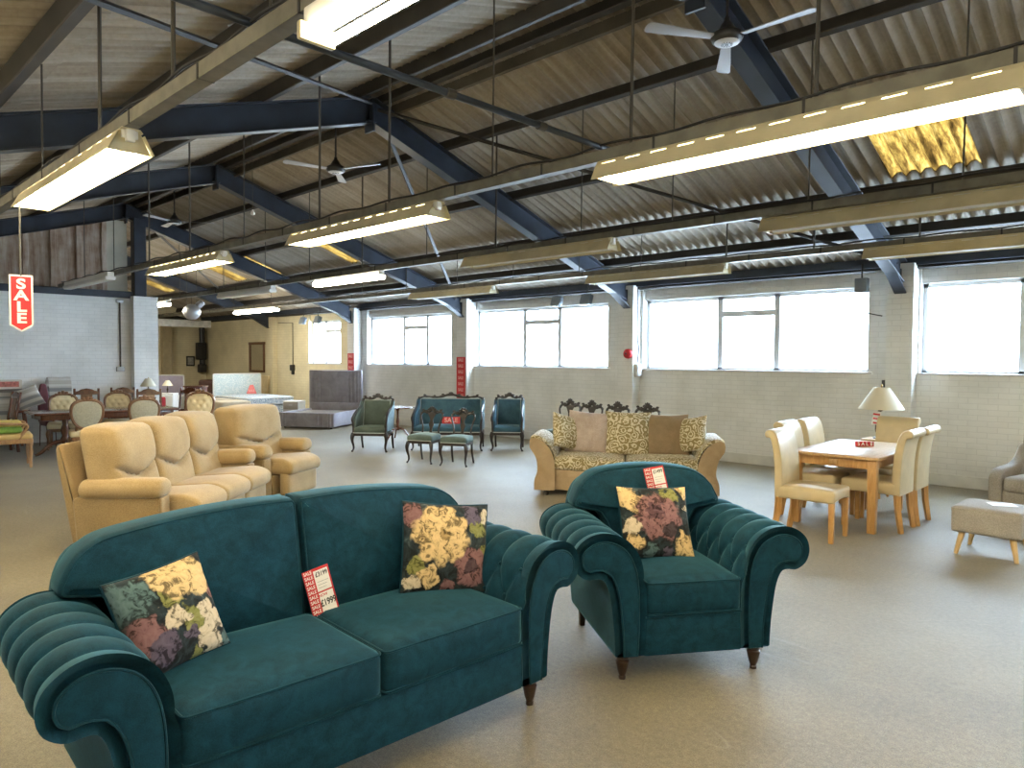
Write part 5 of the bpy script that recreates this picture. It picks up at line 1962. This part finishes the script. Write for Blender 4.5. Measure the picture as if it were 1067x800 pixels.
for sx in (-1, 1):
    for sy in (-1, 1):
        MB().lathe([(0.025, 0), (0.03, 0.04)], (sx * 0.6, sy * 0.66, 0), 10).obj('foot', M_blackfoot, gb)

bs = thing('bedside_cabinet', 'taupe bedside cabinet with drawers between the two beds', 'cabinet', (-18.10, 10.02, 0), rad(32))
MB().box((0, 0, 0.25), (0.46, 0.40, 0.50), 0.01).obj('body', M_bwhite, bs, smooth=False)
for z in (0.135, 0.365):
    dr = MB().box((0, -0.205, z), (0.44, 0.02, 0.215), 0.006).obj('drawer', M_taupe, bs)
    MB().box((0, -0.222, z + 0.02), (0.10, 0.014, 0.014), 0.004).obj('handle', M_alu, dr)

mb_ = thing('mattress_bed', 'divan bed with blue and white patterned mattress on a matching base', 'bed', (-19.80, 9.68, 0), rad(90))
MB().pad((0, 0, 0.20), (0.70, 1.02, 0.15), 0.03, (10, 12, 4)).obj('divan_base', M_tick, mb_, angle=1.2)
mt = MB().pad((0, -0.02, 0.475), (0.70, 1.02, 0.115), 0.05, (12, 14, 6), fo).obj('mattress', M_tick, mb_, angle=1.3)
for z in (0.395, 0.555):
    MB().tube([(p[0], p[1] - 0.02, z) for p in round_poly([(-0.695, -1.015), (0.695, -1.015), (0.695, 1.015), (-0.695, 1.015)], 0.06, 4)], 0.012, 6, closed=True).obj('piping', M_bwhite, mt)
hb = MB()
hb.box((0, 1.09, 0.86), (1.46, 0.09, 0.66), 0.025)
hb.obj('headboard', M_tickpale, mb_, angle=0.9)
MB().tube([(p[0], 1.05, p[1]) for p in round_poly([(-0.73, 0.53), (0.73, 0.53), (0.73, 1.19), (-0.73, 1.19)], 0.03, 3)], 0.02, 6, closed=True).obj('headboard_border', M_bwhite, mb_)
for sx in (-1, 1):
    for sy in (-1, 1):
        MB().lathe([(0.025, 0), (0.025, 0.06)], (sx * 0.55, sy * 0.85, 0), 10).obj('castor', M_blackfoot, mb_)
rt = thing('sale_tent_card', 'red folded SALE card standing on the blue patterned mattress by its headboard', 'sign', (-20.3, 9.85, 0.612), rad(60))
MB().add([(-0.14, -0.07, 0), (0.14, -0.07, 0), (0.05, 0, 0.26), (-0.05, 0, 0.26), (-0.14, 0.07, 0), (0.14, 0.07, 0)], [(0, 1, 2, 3), (5, 4, 3, 2), (0, 3, 4), (1, 5, 2)]).obj('card', plain('faded_sale_red', (0.62, 0.16, 0.16), 0.6), rt, smooth=False)
lettering('lettering', 'SALE', 0.085, M_pink, rt, (0, -0.064, 0.09), (PI / 2 - 0.22, 0, 0), bold=0.002)
m2 = thing('mattress', 'beige mattress on a low base beside the blue patterned bed', 'mattress', (-19.35, 8.50, 0), rad(90))
MB().pad((0, 0, 0.40), (0.42, 0.98, 0.13), 0.05, (8, 12, 5), fo).obj('mattress_body', M_beigemat, m2, angle=1.3)
MB().pad((0, 0, 0.15), (0.42, 0.98, 0.12), 0.03, (8, 12, 5)).obj('base', M_beigemat, m2, angle=1.3)
MB().box((0.0, -0.3, 0.535), (0.5, 0.16, 0.012), 0.003).obj('dark_strap', M_black, m2)
h2 = thing('headboard', 'plain beige padded headboard leaning on the cream wall under the mirror', 'headboard', (-21.55, 10.70, 0))
MB().solid(round_poly([(-0.42, 0.0), (0.42, 0.0), (0.42, 1.12), (-0.42, 1.12)], 0.05, 4), -0.04, 0.04, 0.02, frame((0, 0, 0), (1, 0, 0), (0, 0.12, 0.99), (0, -0.99, 0.12)), 0.0, 0.02).obj('panel', M_beigehb, h2, angle=1.2)
for k in range(3):
    MB().pad((-0.22 + 0.22 * k, 0.045, 0.80), (0.02, 0.012, 0.02), 0.01, (3, 3, 3)).obj('button', M_beigehb, h2)
lv = thing('headboard', 'lavender headboard with white border on a white bed, far behind the left dining chairs', 'headboard', (-24.2, 8.95, 0), rad(50))
MB().box((0, 0, 0.62), (0.92, 0.08, 0.92), 0.02).obj('panel', M_lav, lv, angle=0.9)
MB().tube([(p[0], -0.03, p[1]) for p in round_poly([(-0.46, 0.16), (0.46, 0.16), (0.46, 1.09), (-0.46, 1.09)], 0.03, 3)], 0.025, 6, closed=True).obj('border', M_bwhite, lv)
for s in (-1, 1):
    MB().box((s * 0.3, 0, 0.08), (0.06, 0.05, 0.18), 0.004).obj('leg', M_oak, lv)
wb2 = thing('white_bed_base', 'low white bed base standing before the lavender headboard', 'bed', (-22.8, 8.20, 0), rad(50))
MB().pad((0, 0, 0.28), (0.55, 0.75, 0.22), 0.04, (8, 10, 4)).obj('mattress', M_bwhite, wb2, angle=1.2)
for sx in (-1, 1):
    for sy in (-1, 1):
        MB().lathe([(0.02, 0), (0.025, 0.07)], (sx * 0.45, sy * 0.6, 0), 8).obj('castor', M_blackfoot, wb2)

# ------------------------------------------------------------------ mahogany dining group on the left
M_buttoncream = plain('buttoned_cream_fabric', (0.72, 0.60, 0.36), 0.6, var=0.06, sheen=0.1)
M_duckegg = woven('pale_sage_brocade', (0.36, 0.35, 0.27), (0.50, 0.48, 0.39), 40, 0.1)
M_giltwood = wood('carved_walnut', (0.13, 0.055, 0.025), (0.24, 0.12, 0.05), (5, 5, 2), 0.3, 0.4)
M_brownseat = plain('brown_seat_leather', (0.10, 0.045, 0.035), 0.4)

mt_ = thing('extending_table', 'long mahogany pedestal dining table among the left group of chairs', 'table', (-14.10, 4.10, 0), rad(88))
MB().solid(round_poly([(-1.15, -0.50), (1.15, -0.50), (1.15, 0.50), (-1.15, 0.50)], 0.12, 5), 0.715, 0.755, 0.015, frame((0, 0, 0), (1, 0, 0), (0, 1, 0), (0, 0, 1)), ngon=True).obj('table_top', M_mahog, mt_, angle=0.8)
MB().solid(round_poly([(-1.05, -0.42), (1.05, -0.42), (1.05, 0.42), (-1.05, 0.42)], 0.08, 4), 0.63, 0.718, 0.005, frame((0, 0, 0), (1, 0, 0), (0, 1, 0), (0, 0, 1)), ngon=True).obj('frieze', M_mahog, mt_, angle=0.8)
for sx in (-1, 1):
    MB().lathe([(0.06, 0.20), (0.085, 0.25), (0.05, 0.33), (0.075, 0.42), (0.045, 0.52), (0.05, 0.60), (0.12, 0.64)], (sx * 0.62, 0, 0), 16).obj('pedestal', M_mahog, mt_)
    for (dx, dy) in ((sx * 0.45, 0.0), (-sx * 0.06, 0.42), (-sx * 0.06, -0.42)):
        MB().tube(catmull([(sx * 0.62, 0, 0.24), (sx * 0.62 + dx * 0.45, dy * 0.45, 0.20), (sx * 0.62 + dx * 0.8, dy * 0.8, 0.06), (sx * 0.62 + dx, dy, 0.022)], 5), [0.04 - 0.0012 * k for k in range(16)], 8).obj('foot', M_mahog, mt_)


def oval_chair(front_mat, back_mat, label, group, tufted=True):
    """carved walnut chair with an oval upholstered back"""
    t = thing('carved_chair', label, 'chair', group=group)
    MB().pad((0, 0, 0.43), (0.25, 0.235, 0.055), 0.04, (12, 10, 5), fo).obj('seat', front_mat, t, angle=1.3)
    MB().box((0, 0, 0.355), (0.46, 0.43, 0.06), 0.012).obj('seat_rail', M_giltwood, t)
    n = 40
    ring = []
    for k in range(n):
        a = 2 * PI * k / n
        r = 1.0 + 0.05 * math.cos(2 * a)
        ca, sa = math.cos(a), math.sin(a)
        x = 0.222 * math.copysign(abs(ca) ** 0.78, ca) * (1.0 + 0.17 * sa)
        z = 0.75 + 0.235 * math.copysign(abs(sa) ** 0.85, sa)
        ring.append((x, z))
    # a narrower waist at the foot of the back
    lean = lambda u, v, w: (u, v, w - 0.22 * (v - 0.46))

    def back_fn(u, v, w):
        if w > -0.205 and tufted:
            g = 0
            for i in range(-2, 3):
                for j in range(-2, 3):
                    bx_ = i * 0.11 + (0.055 if j % 2 else 0)
                    bz = 0.755 + j * 0.085
                    g += 0.022 * math.exp(-((u - bx_) ** 2 + (v - bz) ** 2) / 0.0007)
            w -= min(g, 0.024)
        return lean(u, v, w)
    ins = [(p[0], p[1]) for p in inset(ring, 0.02)]
    MB().solid(ins, -0.21 - 0.012, -0.21 + 0.03, 0.012, frame(), 0.012, 0.03, 3, 16, fn=lambda u, v, w: back_fn(u, v, w)).obj('back_pad', front_mat, t, angle=1.4)
    MB().solid(ins, -0.232, -0.222, 0.004, frame(), 0.014, 0.0, fn=lean).obj('back_cover', back_mat, t, angle=1.4)
    ps = [lean(p[0], p[1], -0.21) for p in ring]
    MB().tube([(p[0], -p[2], p[1]) for p in ps], [0.022 + 0.006 * math.sin(4 * PI * k / n) ** 2 for k in range(n)], 8, closed=True).obj('back_frame', M_giltwood, t)
    cr = MB()
    for k in range(7):
        a = PI * (0.28 + 0.44 * k / 6)
        p = lean(0.235 * math.cos(a), 0.765 + 0.245 * math.sin(a) + 0.012 * math.cos((k - 3) * 0.9), -0.205)
        cr.pad((p[0], -p[2], p[1]), (0.030, 0.022, 0.020 + 0.012 * math.exp(-((k - 3) / 1.2) ** 2)), 0.018, (4, 4, 4))
    cr.obj('crest_carving', M_giltwood, t)
    for s in (-1, 1):
        cabriole(s * 0.215, -0.195, 0.36, (s * 0.7, -0.7), 0.026).obj('leg', M_giltwood, t)
        MB().tube(catmull([(s * 0.19, 0.20, 0.36), (s * 0.195, 0.21, 0.18), (s * 0.20, 0.28, 0.0)], 4), [0.023 - 0.0008 * k for k in range(9)], 7).obj('leg', M_giltwood, t)
        MB().tube(catmull([(s * 0.19, 0.19, 0.36), (s * 0.16, 0.205, 0.46), (s * 0.15, 0.23, 0.58)], 4), 0.017, 7).obj('back_support', M_giltwood, t)
    return t


GO = 'carved oval-backed chairs round the mahogany table'
# backs of two chairs towards the viewer
oa = oval_chair(M_buttoncream, M_duckegg, 'carved chair seen from behind, pale sage oval back, left of the two', GO)
oa.location = (-13.35, 3.60, 0)
oa.rotation_euler = (0, 0, rad(258))
dup(oa, (-13.10, 4.40, 0), rad(256), 'carved chair seen from behind, pale sage oval back, half hidden by the recliner sofa')
dup(oa, (-15.05, 3.68, 0), rad(75), 'carved chair with buttoned cream back across the table, left one')
dup(oa, (-15.05, 4.60, 0), rad(72), 'carved chair with buttoned cream back across the table, right one')
oe = dup(oa, (-13.05, 5.32, 0), rad(62), 'carved chair with buttoned cream back standing alone beside the recliner chair')
oe.scale = (1.06, 1.06, 1.05)
es = thing('sale_block', 'small red SALE sign on the seat of the lone buttoned carved chair', 'sign', (-12.86, 5.30, 0.517), rad(62))
MB().box((0, 0, 0.035), (0.20, 0.03, 0.07), 0.003).obj('block', M_red, es)
lettering('letter', 'SALE', 0.062, M_signwhite, es, (0, -0.0165, 0.035), (PI / 2, 0, 0), 0.0005, bold=0.0015)


def slat_chair():
    """dark high-backed chair with shaped top rail and a broad splat"""
    t = thing('high_back_chair', 'chair', 'chair')
    MB().pad((0, 0, 0.45), (0.22, 0.21, 0.03), 0.02, (8, 8, 4), fo).obj('seat', M_brownseat, t, angle=1.2)
    MB().box((0, 0, 0.40), (0.43, 0.41, 0.06), 0.006).obj('seat_rail', M_mahog, t)
    for s in (-1, 1):
        MB().box((s * 0.19, -0.18, 0.19), (0.042, 0.042, 0.38), 0.004, 1, taper=0.8).obj('leg', M_mahog, t)
        MB().tube([(s * 0.195, 0.24, 0.0), (s * 0.195, 0.20, 0.42), (s * 0.20, 0.21, 0.60), (s * 0.205, 0.29, 1.06)], [0.024, 0.026, 0.024, 0.020], 6).obj('back_post', M_mahog, t)
    lean = lambda u, v, w: (u, v, w - 0.175 * (v - 0.6))
    tr_ = [(-0.20, 0.94), (0.20, 0.94), (0.20, 1.005), (0.14, 1.015), (0.10, 1.045), (0.0, 1.065), (-0.10, 1.045), (-0.14, 1.015), (-0.20, 1.005)]
    MB().solid(round_poly(tr_, 0.015, 3), -0.215, -0.193, 0.005, frame(), fn=lean).obj('top_rail', M_mahog, t, angle=0.8)
    MB().solid([(-0.10, 0.60), (0.10, 0.60), (0.10, 0.95), (-0.10, 0.95)], -0.212, -0.197, 0.003, frame(), fn=lean).obj('splat', M_giltwood, t, angle=0.8)
    MB().box((0, 0.215, 0.60), (0.40, 0.022, 0.045), 0.004).obj('lower_rail', M_mahog, t)
    for y in (-0.18, 0.21):
        MB().box((0, y, 0.20), (0.36, 0.02, 0.03), 0.004).obj('stretcher', M_mahog, t)
    return t


GH = 'dark high-backed dining chairs on the left'
sc = slat_chair()
sc.location = (-15.60, 4.22, 0)
sc.rotation_euler = (0, 0, rad(75))
sc['label'] = 'dark high-backed chair between the two buttoned chairs across the table'
sc['group'] = GH
dup(sc, (-15.72, 4.90, 0), rad(72), 'dark high-backed chair right behind the right-hand buttoned chair across the table')
dup(sc, (-14.70, 5.05, 0), rad(70), 'dark high-backed chair in front of the brick pier and its lamp')
dup(sc, (-14.90, 5.78, 0), rad(40), 'dark high-backed chair before the lavender headboard')
dup(sc, (-15.20, 2.72, 0), rad(5), 'dark high-backed chair seen sideways at the left end of the table')

# carver with a cream seat at the left edge
M_lightoak = wood('waxed_oak', (0.26, 0.14, 0.055), (0.38, 0.22, 0.10), (5, 5, 1), 0.4, 0.2)
M_goldseat = plain('old_gold_seat', (0.56, 0.40, 0.17), 0.7, var=0.1)
kv = thing('carver_chair', 'oak elbow chair with old gold seat pad, cut by the left edge', 'chair', (-13.12, 2.50, 0), rad(172))
MB().pad((0, 0, 0.475), (0.29, 0.27, 0.04), 0.03, (10, 10, 5), fo).obj('seat', M_goldseat, kv, angle=1.3)
MB().box((0, 0, 0.405), (0.58, 0.54, 0.07), 0.012).obj('seat_rail', M_lightoak, kv)
for s in (-1, 1):
    MB().lathe([(0.030, 0.37), (0.036, 0.34), (0.022, 0.31), (0.034, 0.24), (0.026, 0.15), (0.018, 0.10), (0.028, 0.06), (0.02, 0.0)], (s * 0.255, -0.235, 0), 12).obj('leg', M_lightoak, kv)
    MB().tube(catmull([(s * 0.25, 0.24, 0.38), (s * 0.25, 0.25, 0.2), (s * 0.26, 0.33, 0.0)], 4), [0.026 - 0.0008 * k for k in range(9)], 7).obj('leg', M_lightoak, kv)
    MB().tube(catmull([(s * 0.25, 0.24, 0.44), (s * 0.255, 0.27, 0.75), (s * 0.24, 0.33, 1.0)], 5), 0.02, 7).obj('back_post', M_lightoak, kv)
    MB().tube(catmull([(s * 0.255, 0.27, 0.70), (s * 0.30, 0.05, 0.68), (s * 0.305, -0.16, 0.665), (s * 0.29, -0.20, 0.62), (s * 0.275, -0.14, 0.52), (s * 0.27, -0.10, 0.43)], 5), 0.022, 7).obj('arm', M_lightoak, kv)
MB().solid(round_poly([(-0.22, 0.62), (0.22, 0.62), (0.24, 1.0), (0, 1.07), (-0.24, 1.0)], 0.04, 4), -0.34, -0.31, 0.01, frame(), 0.0, 0.02).obj('back_panel', M_goldseat, kv, angle=1.2)
MB().tube(catmull([(0.27, -0.26, 0.43), (0.29, -0.25, 0.33), (0.26, -0.275, 0.22), (0.29, -0.26, 0.12)], 5), 0.007, 6).obj('tied_cord', M_signwhite, kv)
fc = thing('seat_cushion', 'yellow and green folded cushion lying on the oak elbow chair', 'cushion', (-13.12, 2.44, 0.528), rad(172))
MB().pad((0, 0, 0.05), (0.24, 0.20, 0.048), 0.04, (10, 10, 4), fo).obj('lower_cushion', plain('green_cushion', (0.16, 0.30, 0.05), 0.7, var=0.4, scale=9), fc, angle=1.4)
MB().pad((0.02, 0, 0.135), (0.25, 0.20, 0.038), 0.035, (10, 10, 4), fo).obj('upper_cushion', plain('yellow_cushion', (0.62, 0.52, 0.16), 0.7, var=0.2, scale=7), fc, angle=1.4)

# striped rugs and odd pieces along the partition
M_rug, nt, b, _o = new_mat('striped_rug')
tc_ = N(nt, 'ShaderNodeTexCoord')
sp__ = N(nt, 'ShaderNodeSeparateXYZ')
nt.links.new(tc_.outputs['Object'], sp__.inputs[0])
sw = math_n(nt, 'SINE', math_n(nt, 'MULTIPLY', sp__.outputs['Z'], 46.0))
sw2 = math_n(nt, 'SINE', math_n(nt, 'MULTIPLY', sp__.outputs['Z'], 17.0))
ss_ = math_n(nt, 'ADD', math_n(nt, 'MULTIPLY', math_n(nt, 'ADD', sw, sw2), 0.25), 0.5)
nt.links.new(ramp(nt, ss_, [(0.25, (0.20, 0.20, 0.20)), (0.42, (0.46, 0.44, 0.40)), (0.6, (0.40, 0.37, 0.31)), (0.8, (0.56, 0.54, 0.50))]), b.inputs['Base Color'])
b.inputs['Roughness'].default_value = 0.9
M_wine = plain('wine_velvet', (0.10, 0.012, 0.02), 0.6, var=0.3, sheen=0.3)


def rug_roll(label, y0, y1, z0, z1, x, group):
    t = thing('rug', label, 'rug', (x, (y0 + y1) / 2, 0), 0, group)
    hy = (y1 - y0) / 2
    # draped over a low rail: front fall, rounded top, back fall
    prof = [(0.10, z0), (0.13, z0)]
    o = []
    for k in range(9):
        a = PI * k / 8
        o.append((0.02 + 0.13 * math.cos(a), z1 - 0.13 + 0.13 * math.sin(a)))
    outer = [(0.22, z0), (0.19, (z0 + z1) / 2)] + o + [(-0.13, (z0 + z1) / 2), (-0.14, z0)]
    inner = [(-0.12, z0), (-0.115, (z0 + z1) / 2)] + [(0.02 + 0.115 * math.cos(PI - PI * k / 8), z1 - 0.13 + 0.115 * math.sin(PI - PI * k / 8)) for k in range(9)] + [(0.172, (z0 + z1) / 2), (0.20, z0)]
    mbq = MB()
    prof = outer + inner
    vs = [(u, -hy, v) for u, v in prof] + [(u, hy, v) for u, v in prof]
    n_ = len(prof)
    m_ = len(outer)
    fs = []
    for k in range(n_):
        k2 = (k + 1) % n_
        fs.append((k, k2, n_ + k2, n_ + k))
    for k in range(m_ - 1):
        a, b_ = k, k + 1
        c_, d_ = n_ - 1 - b_, n_ - 1 - a
        fs.append((a, d_, c_, b_))
        fs.append((n_ + a, n_ + b_, n_ + c_, n_ + d_))
    mbq.add(vs, fs)
    mbq.obj('rug_cloth', M_rug, t, angle=0.9)
    rr = MB()
    for s in (-1, 1):
        rr.box((0.02, s * (hy - 0.05), (z1 - 0.2) / 2), (0.10, 0.04, z1 - 0.2), 0.004)
    rr.box((0.02, 0, z1 - 0.20), (0.12, 2 * hy - 0.02, 0.05), 0.01)
    rr.obj('stand', M_mahog, t)
    return t


GR = 'striped rugs on stands before the white partition'
rug_roll('grey striped rug draped over a stand, right one before the white partition', 3.66, 4.04, 0.30, 1.29, -16.05, GR)
rug_roll('wide striped rug draped over a stand at the left edge before the white partition', 2.55, 3.28, 0.25, 1.08, -16.05, GR)
bxr = thing('carton', 'white and red carton standing on the wide striped rug stand at the left', 'box', (-16.02, 2.98, 1.083))
MB().box((0, 0, 0.085), (0.22, 0.50, 0.17), 0.008).obj('carton_body', plain('cream_card', (0.58, 0.52, 0.44), 0.7), bxr, smooth=False)
MB().box((0.112, 0.0, 0.09), (0.004, 0.40, 0.10)).obj('red_label', plain('faded_red', (0.45, 0.13, 0.10), 0.6, var=0.5, scale=22), bxr, smooth=False)
pl_ = thing('scatter_pillow', 'striped grey pillow leaning beside the dark sideways chair at the left', 'cushion', (-15.72, 3.28, 0.78))
pb = scatter_cushion('scatter_pillow', 'grey striped pillow propped before the wide rug at the left', M_rug, None, 0.42, 0.14)
bpy.data.objects.remove(pl_)
pose(pb, (-15.66, 3.27, 0.92), rad(75), rad(25), rad(-24))
pst = thing('plant_stand', 'low dark stool under the striped grey pillow', 'stool', (-15.66, 3.13, 0))
MB().lathe([(0.16, 0.66), (0.17, 0.675), (0.17, 0.695), (0.16, 0.705)], n=20).obj('seat', M_mahog, pst)
for k in range(4):
    a = PI / 4 + PI / 2 * k
    MB().tube([(0.10 * math.cos(a), 0.10 * math.sin(a), 0.66), (0.17 * math.cos(a), 0.17 * math.sin(a), 0.0)], [0.02, 0.015], 8).obj('leg', M_mahog, pst)
wc = thing('velvet_chair', 'wine red velvet chair against the white partition, left of the striped rug', 'chair', (-15.60, 3.56, 0), rad(95))
wc.scale = (0.5, 1, 0.98)
MB().solid(round_poly([(-0.17, 0.45), (0.17, 0.45), (0.18, 0.95), (0.10, 1.20), (-0.10, 1.20), (-0.18, 0.95)], 0.06, 4), -0.25, -0.18, 0.03, frame()).obj('backrest', M_wine, wc, angle=1.2)
MB().pad((0, 0, 0.45), (0.17, 0.20, 0.05), 0.04, (8, 8, 4)).obj('seat', M_wine, wc, angle=1.2)
for sx in (-1, 1):
    for sy in (-1, 1):
        MB().tube([(sx * 0.14, sy * 0.17, 0.42), (sx * 0.15, sy * 0.19, 0.0)], [0.018, 0.013], 8).obj('leg', M_mahog, wc)

# lamps and small pieces round the pier
cbt = thing('chest_of_drawers', 'dark wood chest under the white lamp before the brick pier', 'cabinet', (-15.75, 5.36, 0), rad(70))
cbt.scale = (0.55, 0.9, 1.2)
MB().box((0, 0, 0.36), (0.62, 0.36, 0.66), 0.01).obj('carcass', M_mahog, cbt, smooth=False)
for z in (0.16, 0.37, 0.57):
    dr = MB().box((0, -0.185, z), (0.56, 0.02, 0.18), 0.006).obj('drawer', M_giltwood, cbt)
    for s in (-1, 1):
        MB().pad((s * 0.16, -0.205, z), (0.016, 0.014, 0.016), 0.012, (4, 4, 4)).obj('knob', M_brass, dr)
MB().box((0, 0, 0.70), (0.66, 0.40, 0.025), 0.006).obj('top', M_mahog, cbt)
l1 = table_lamp('table lamp with white shade on the chest before the brick pier', (-15.74, 5.40, 0.857), 0.60, False)
rb = thing('red_bag', 'small red bag standing behind the dark chair right of the brick pier', 'bag', (-15.60, 5.63, 0.52))
MB().pad((0, 0, 0.17), (0.05, 0.055, 0.17), 0.035, (6, 6, 8)).obj('bag_body', M_red, rb, angle=1.3)
rbt = thing('stool', 'plain dark stool under the red bag right of the pier', 'stool', (-15.58, 5.72, 0))
MB().box((0, 0, 0.50), (0.30, 0.30, 0.036), 0.008).obj('seat', M_mahog, rbt)
for sx in (-1, 1):
    for sy in (-1, 1):
        MB().box((sx * 0.12, sy * 0.12, 0.24), (0.035, 0.035, 0.48), 0.003, 1, taper=0.8).obj('leg', M_mahog, rbt)
lst = thing('white_cabinet', 'low white cabinet carrying the far cream lamp, before the lavender headboard', 'cabinet', (-20.2, 7.42, 0), rad(50))
lst.scale = (0.7, 1, 1.69)
MB().box((0, 0, 0.22), (0.62, 0.42, 0.40), 0.008).obj('body', M_bwhite, lst, smooth=False)
for s in (-1, 1):
    d_ = MB().box((s * 0.15, -0.215, 0.22), (0.28, 0.016, 0.34), 0.005).obj('door', M_bwhite, lst)
    MB().box((s * 0.03, -0.23, 0.24), (0.012, 0.012, 0.08), 0.003).obj('handle', M_alu, d_)
l2 = table_lamp('small lamp with cream shade standing before the lavender headboard', (-20.2, 7.42, 0.716), 0.52, False)
rdc = thing('wine_cabinet', 'wine red wooden cabinet between the lavender headboard and the buttoned chair', 'cabinet', (-17.9, 7.25, 0), rad(50))
MB().box((0, 0, 0.50), (0.42, 0.40, 0.92), 0.012).obj('body', plain('wine_stained_wood', (0.10, 0.025, 0.022), 0.4, var=0.3), rdc, smooth=False)
d_ = MB().box((0, -0.205, 0.52), (0.36, 0.018, 0.80), 0.006).obj('door', M_mahog, rdc)
MB().pad((0.13, -0.22, 0.55), (0.014, 0.014, 0.014), 0.012, (4, 4, 4)).obj('knob', M_brass, d_)
MB().box((0, 0, 0.97), (0.47, 0.45, 0.03), 0.008).obj('top', M_mahog, rdc)
dch_ = thing('brown_leather_chair', 'low dark brown chair far behind the buttoned chair by the end wall', 'chair', (-23.6, 10.0, 0), rad(55))
MB().pad((0, 0, 0.36), (0.36, 0.34, 0.10), 0.06, (8, 8, 5), fo).obj('seat', M_brownseat, dch_, angle=1.3)
MB().pad((0, 0.32, 0.62), (0.40, 0.09, 0.32), 0.08, (10, 5, 8)).obj('backrest', M_brownseat, dch_, angle=1.3)
for s in (-1, 1):
    MB().pad((s * 0.40, 0, 0.42), (0.07, 0.36, 0.17), 0.06, (5, 8, 6)).obj('arm', M_brownseat, dch_, angle=1.3)
    for sy in (-1, 1):
        MB().lathe([(0.02, 0), (0.026, 0.27)], (s * 0.30, sy * 0.27, 0), 8).obj('leg', M_mahog, dch_)
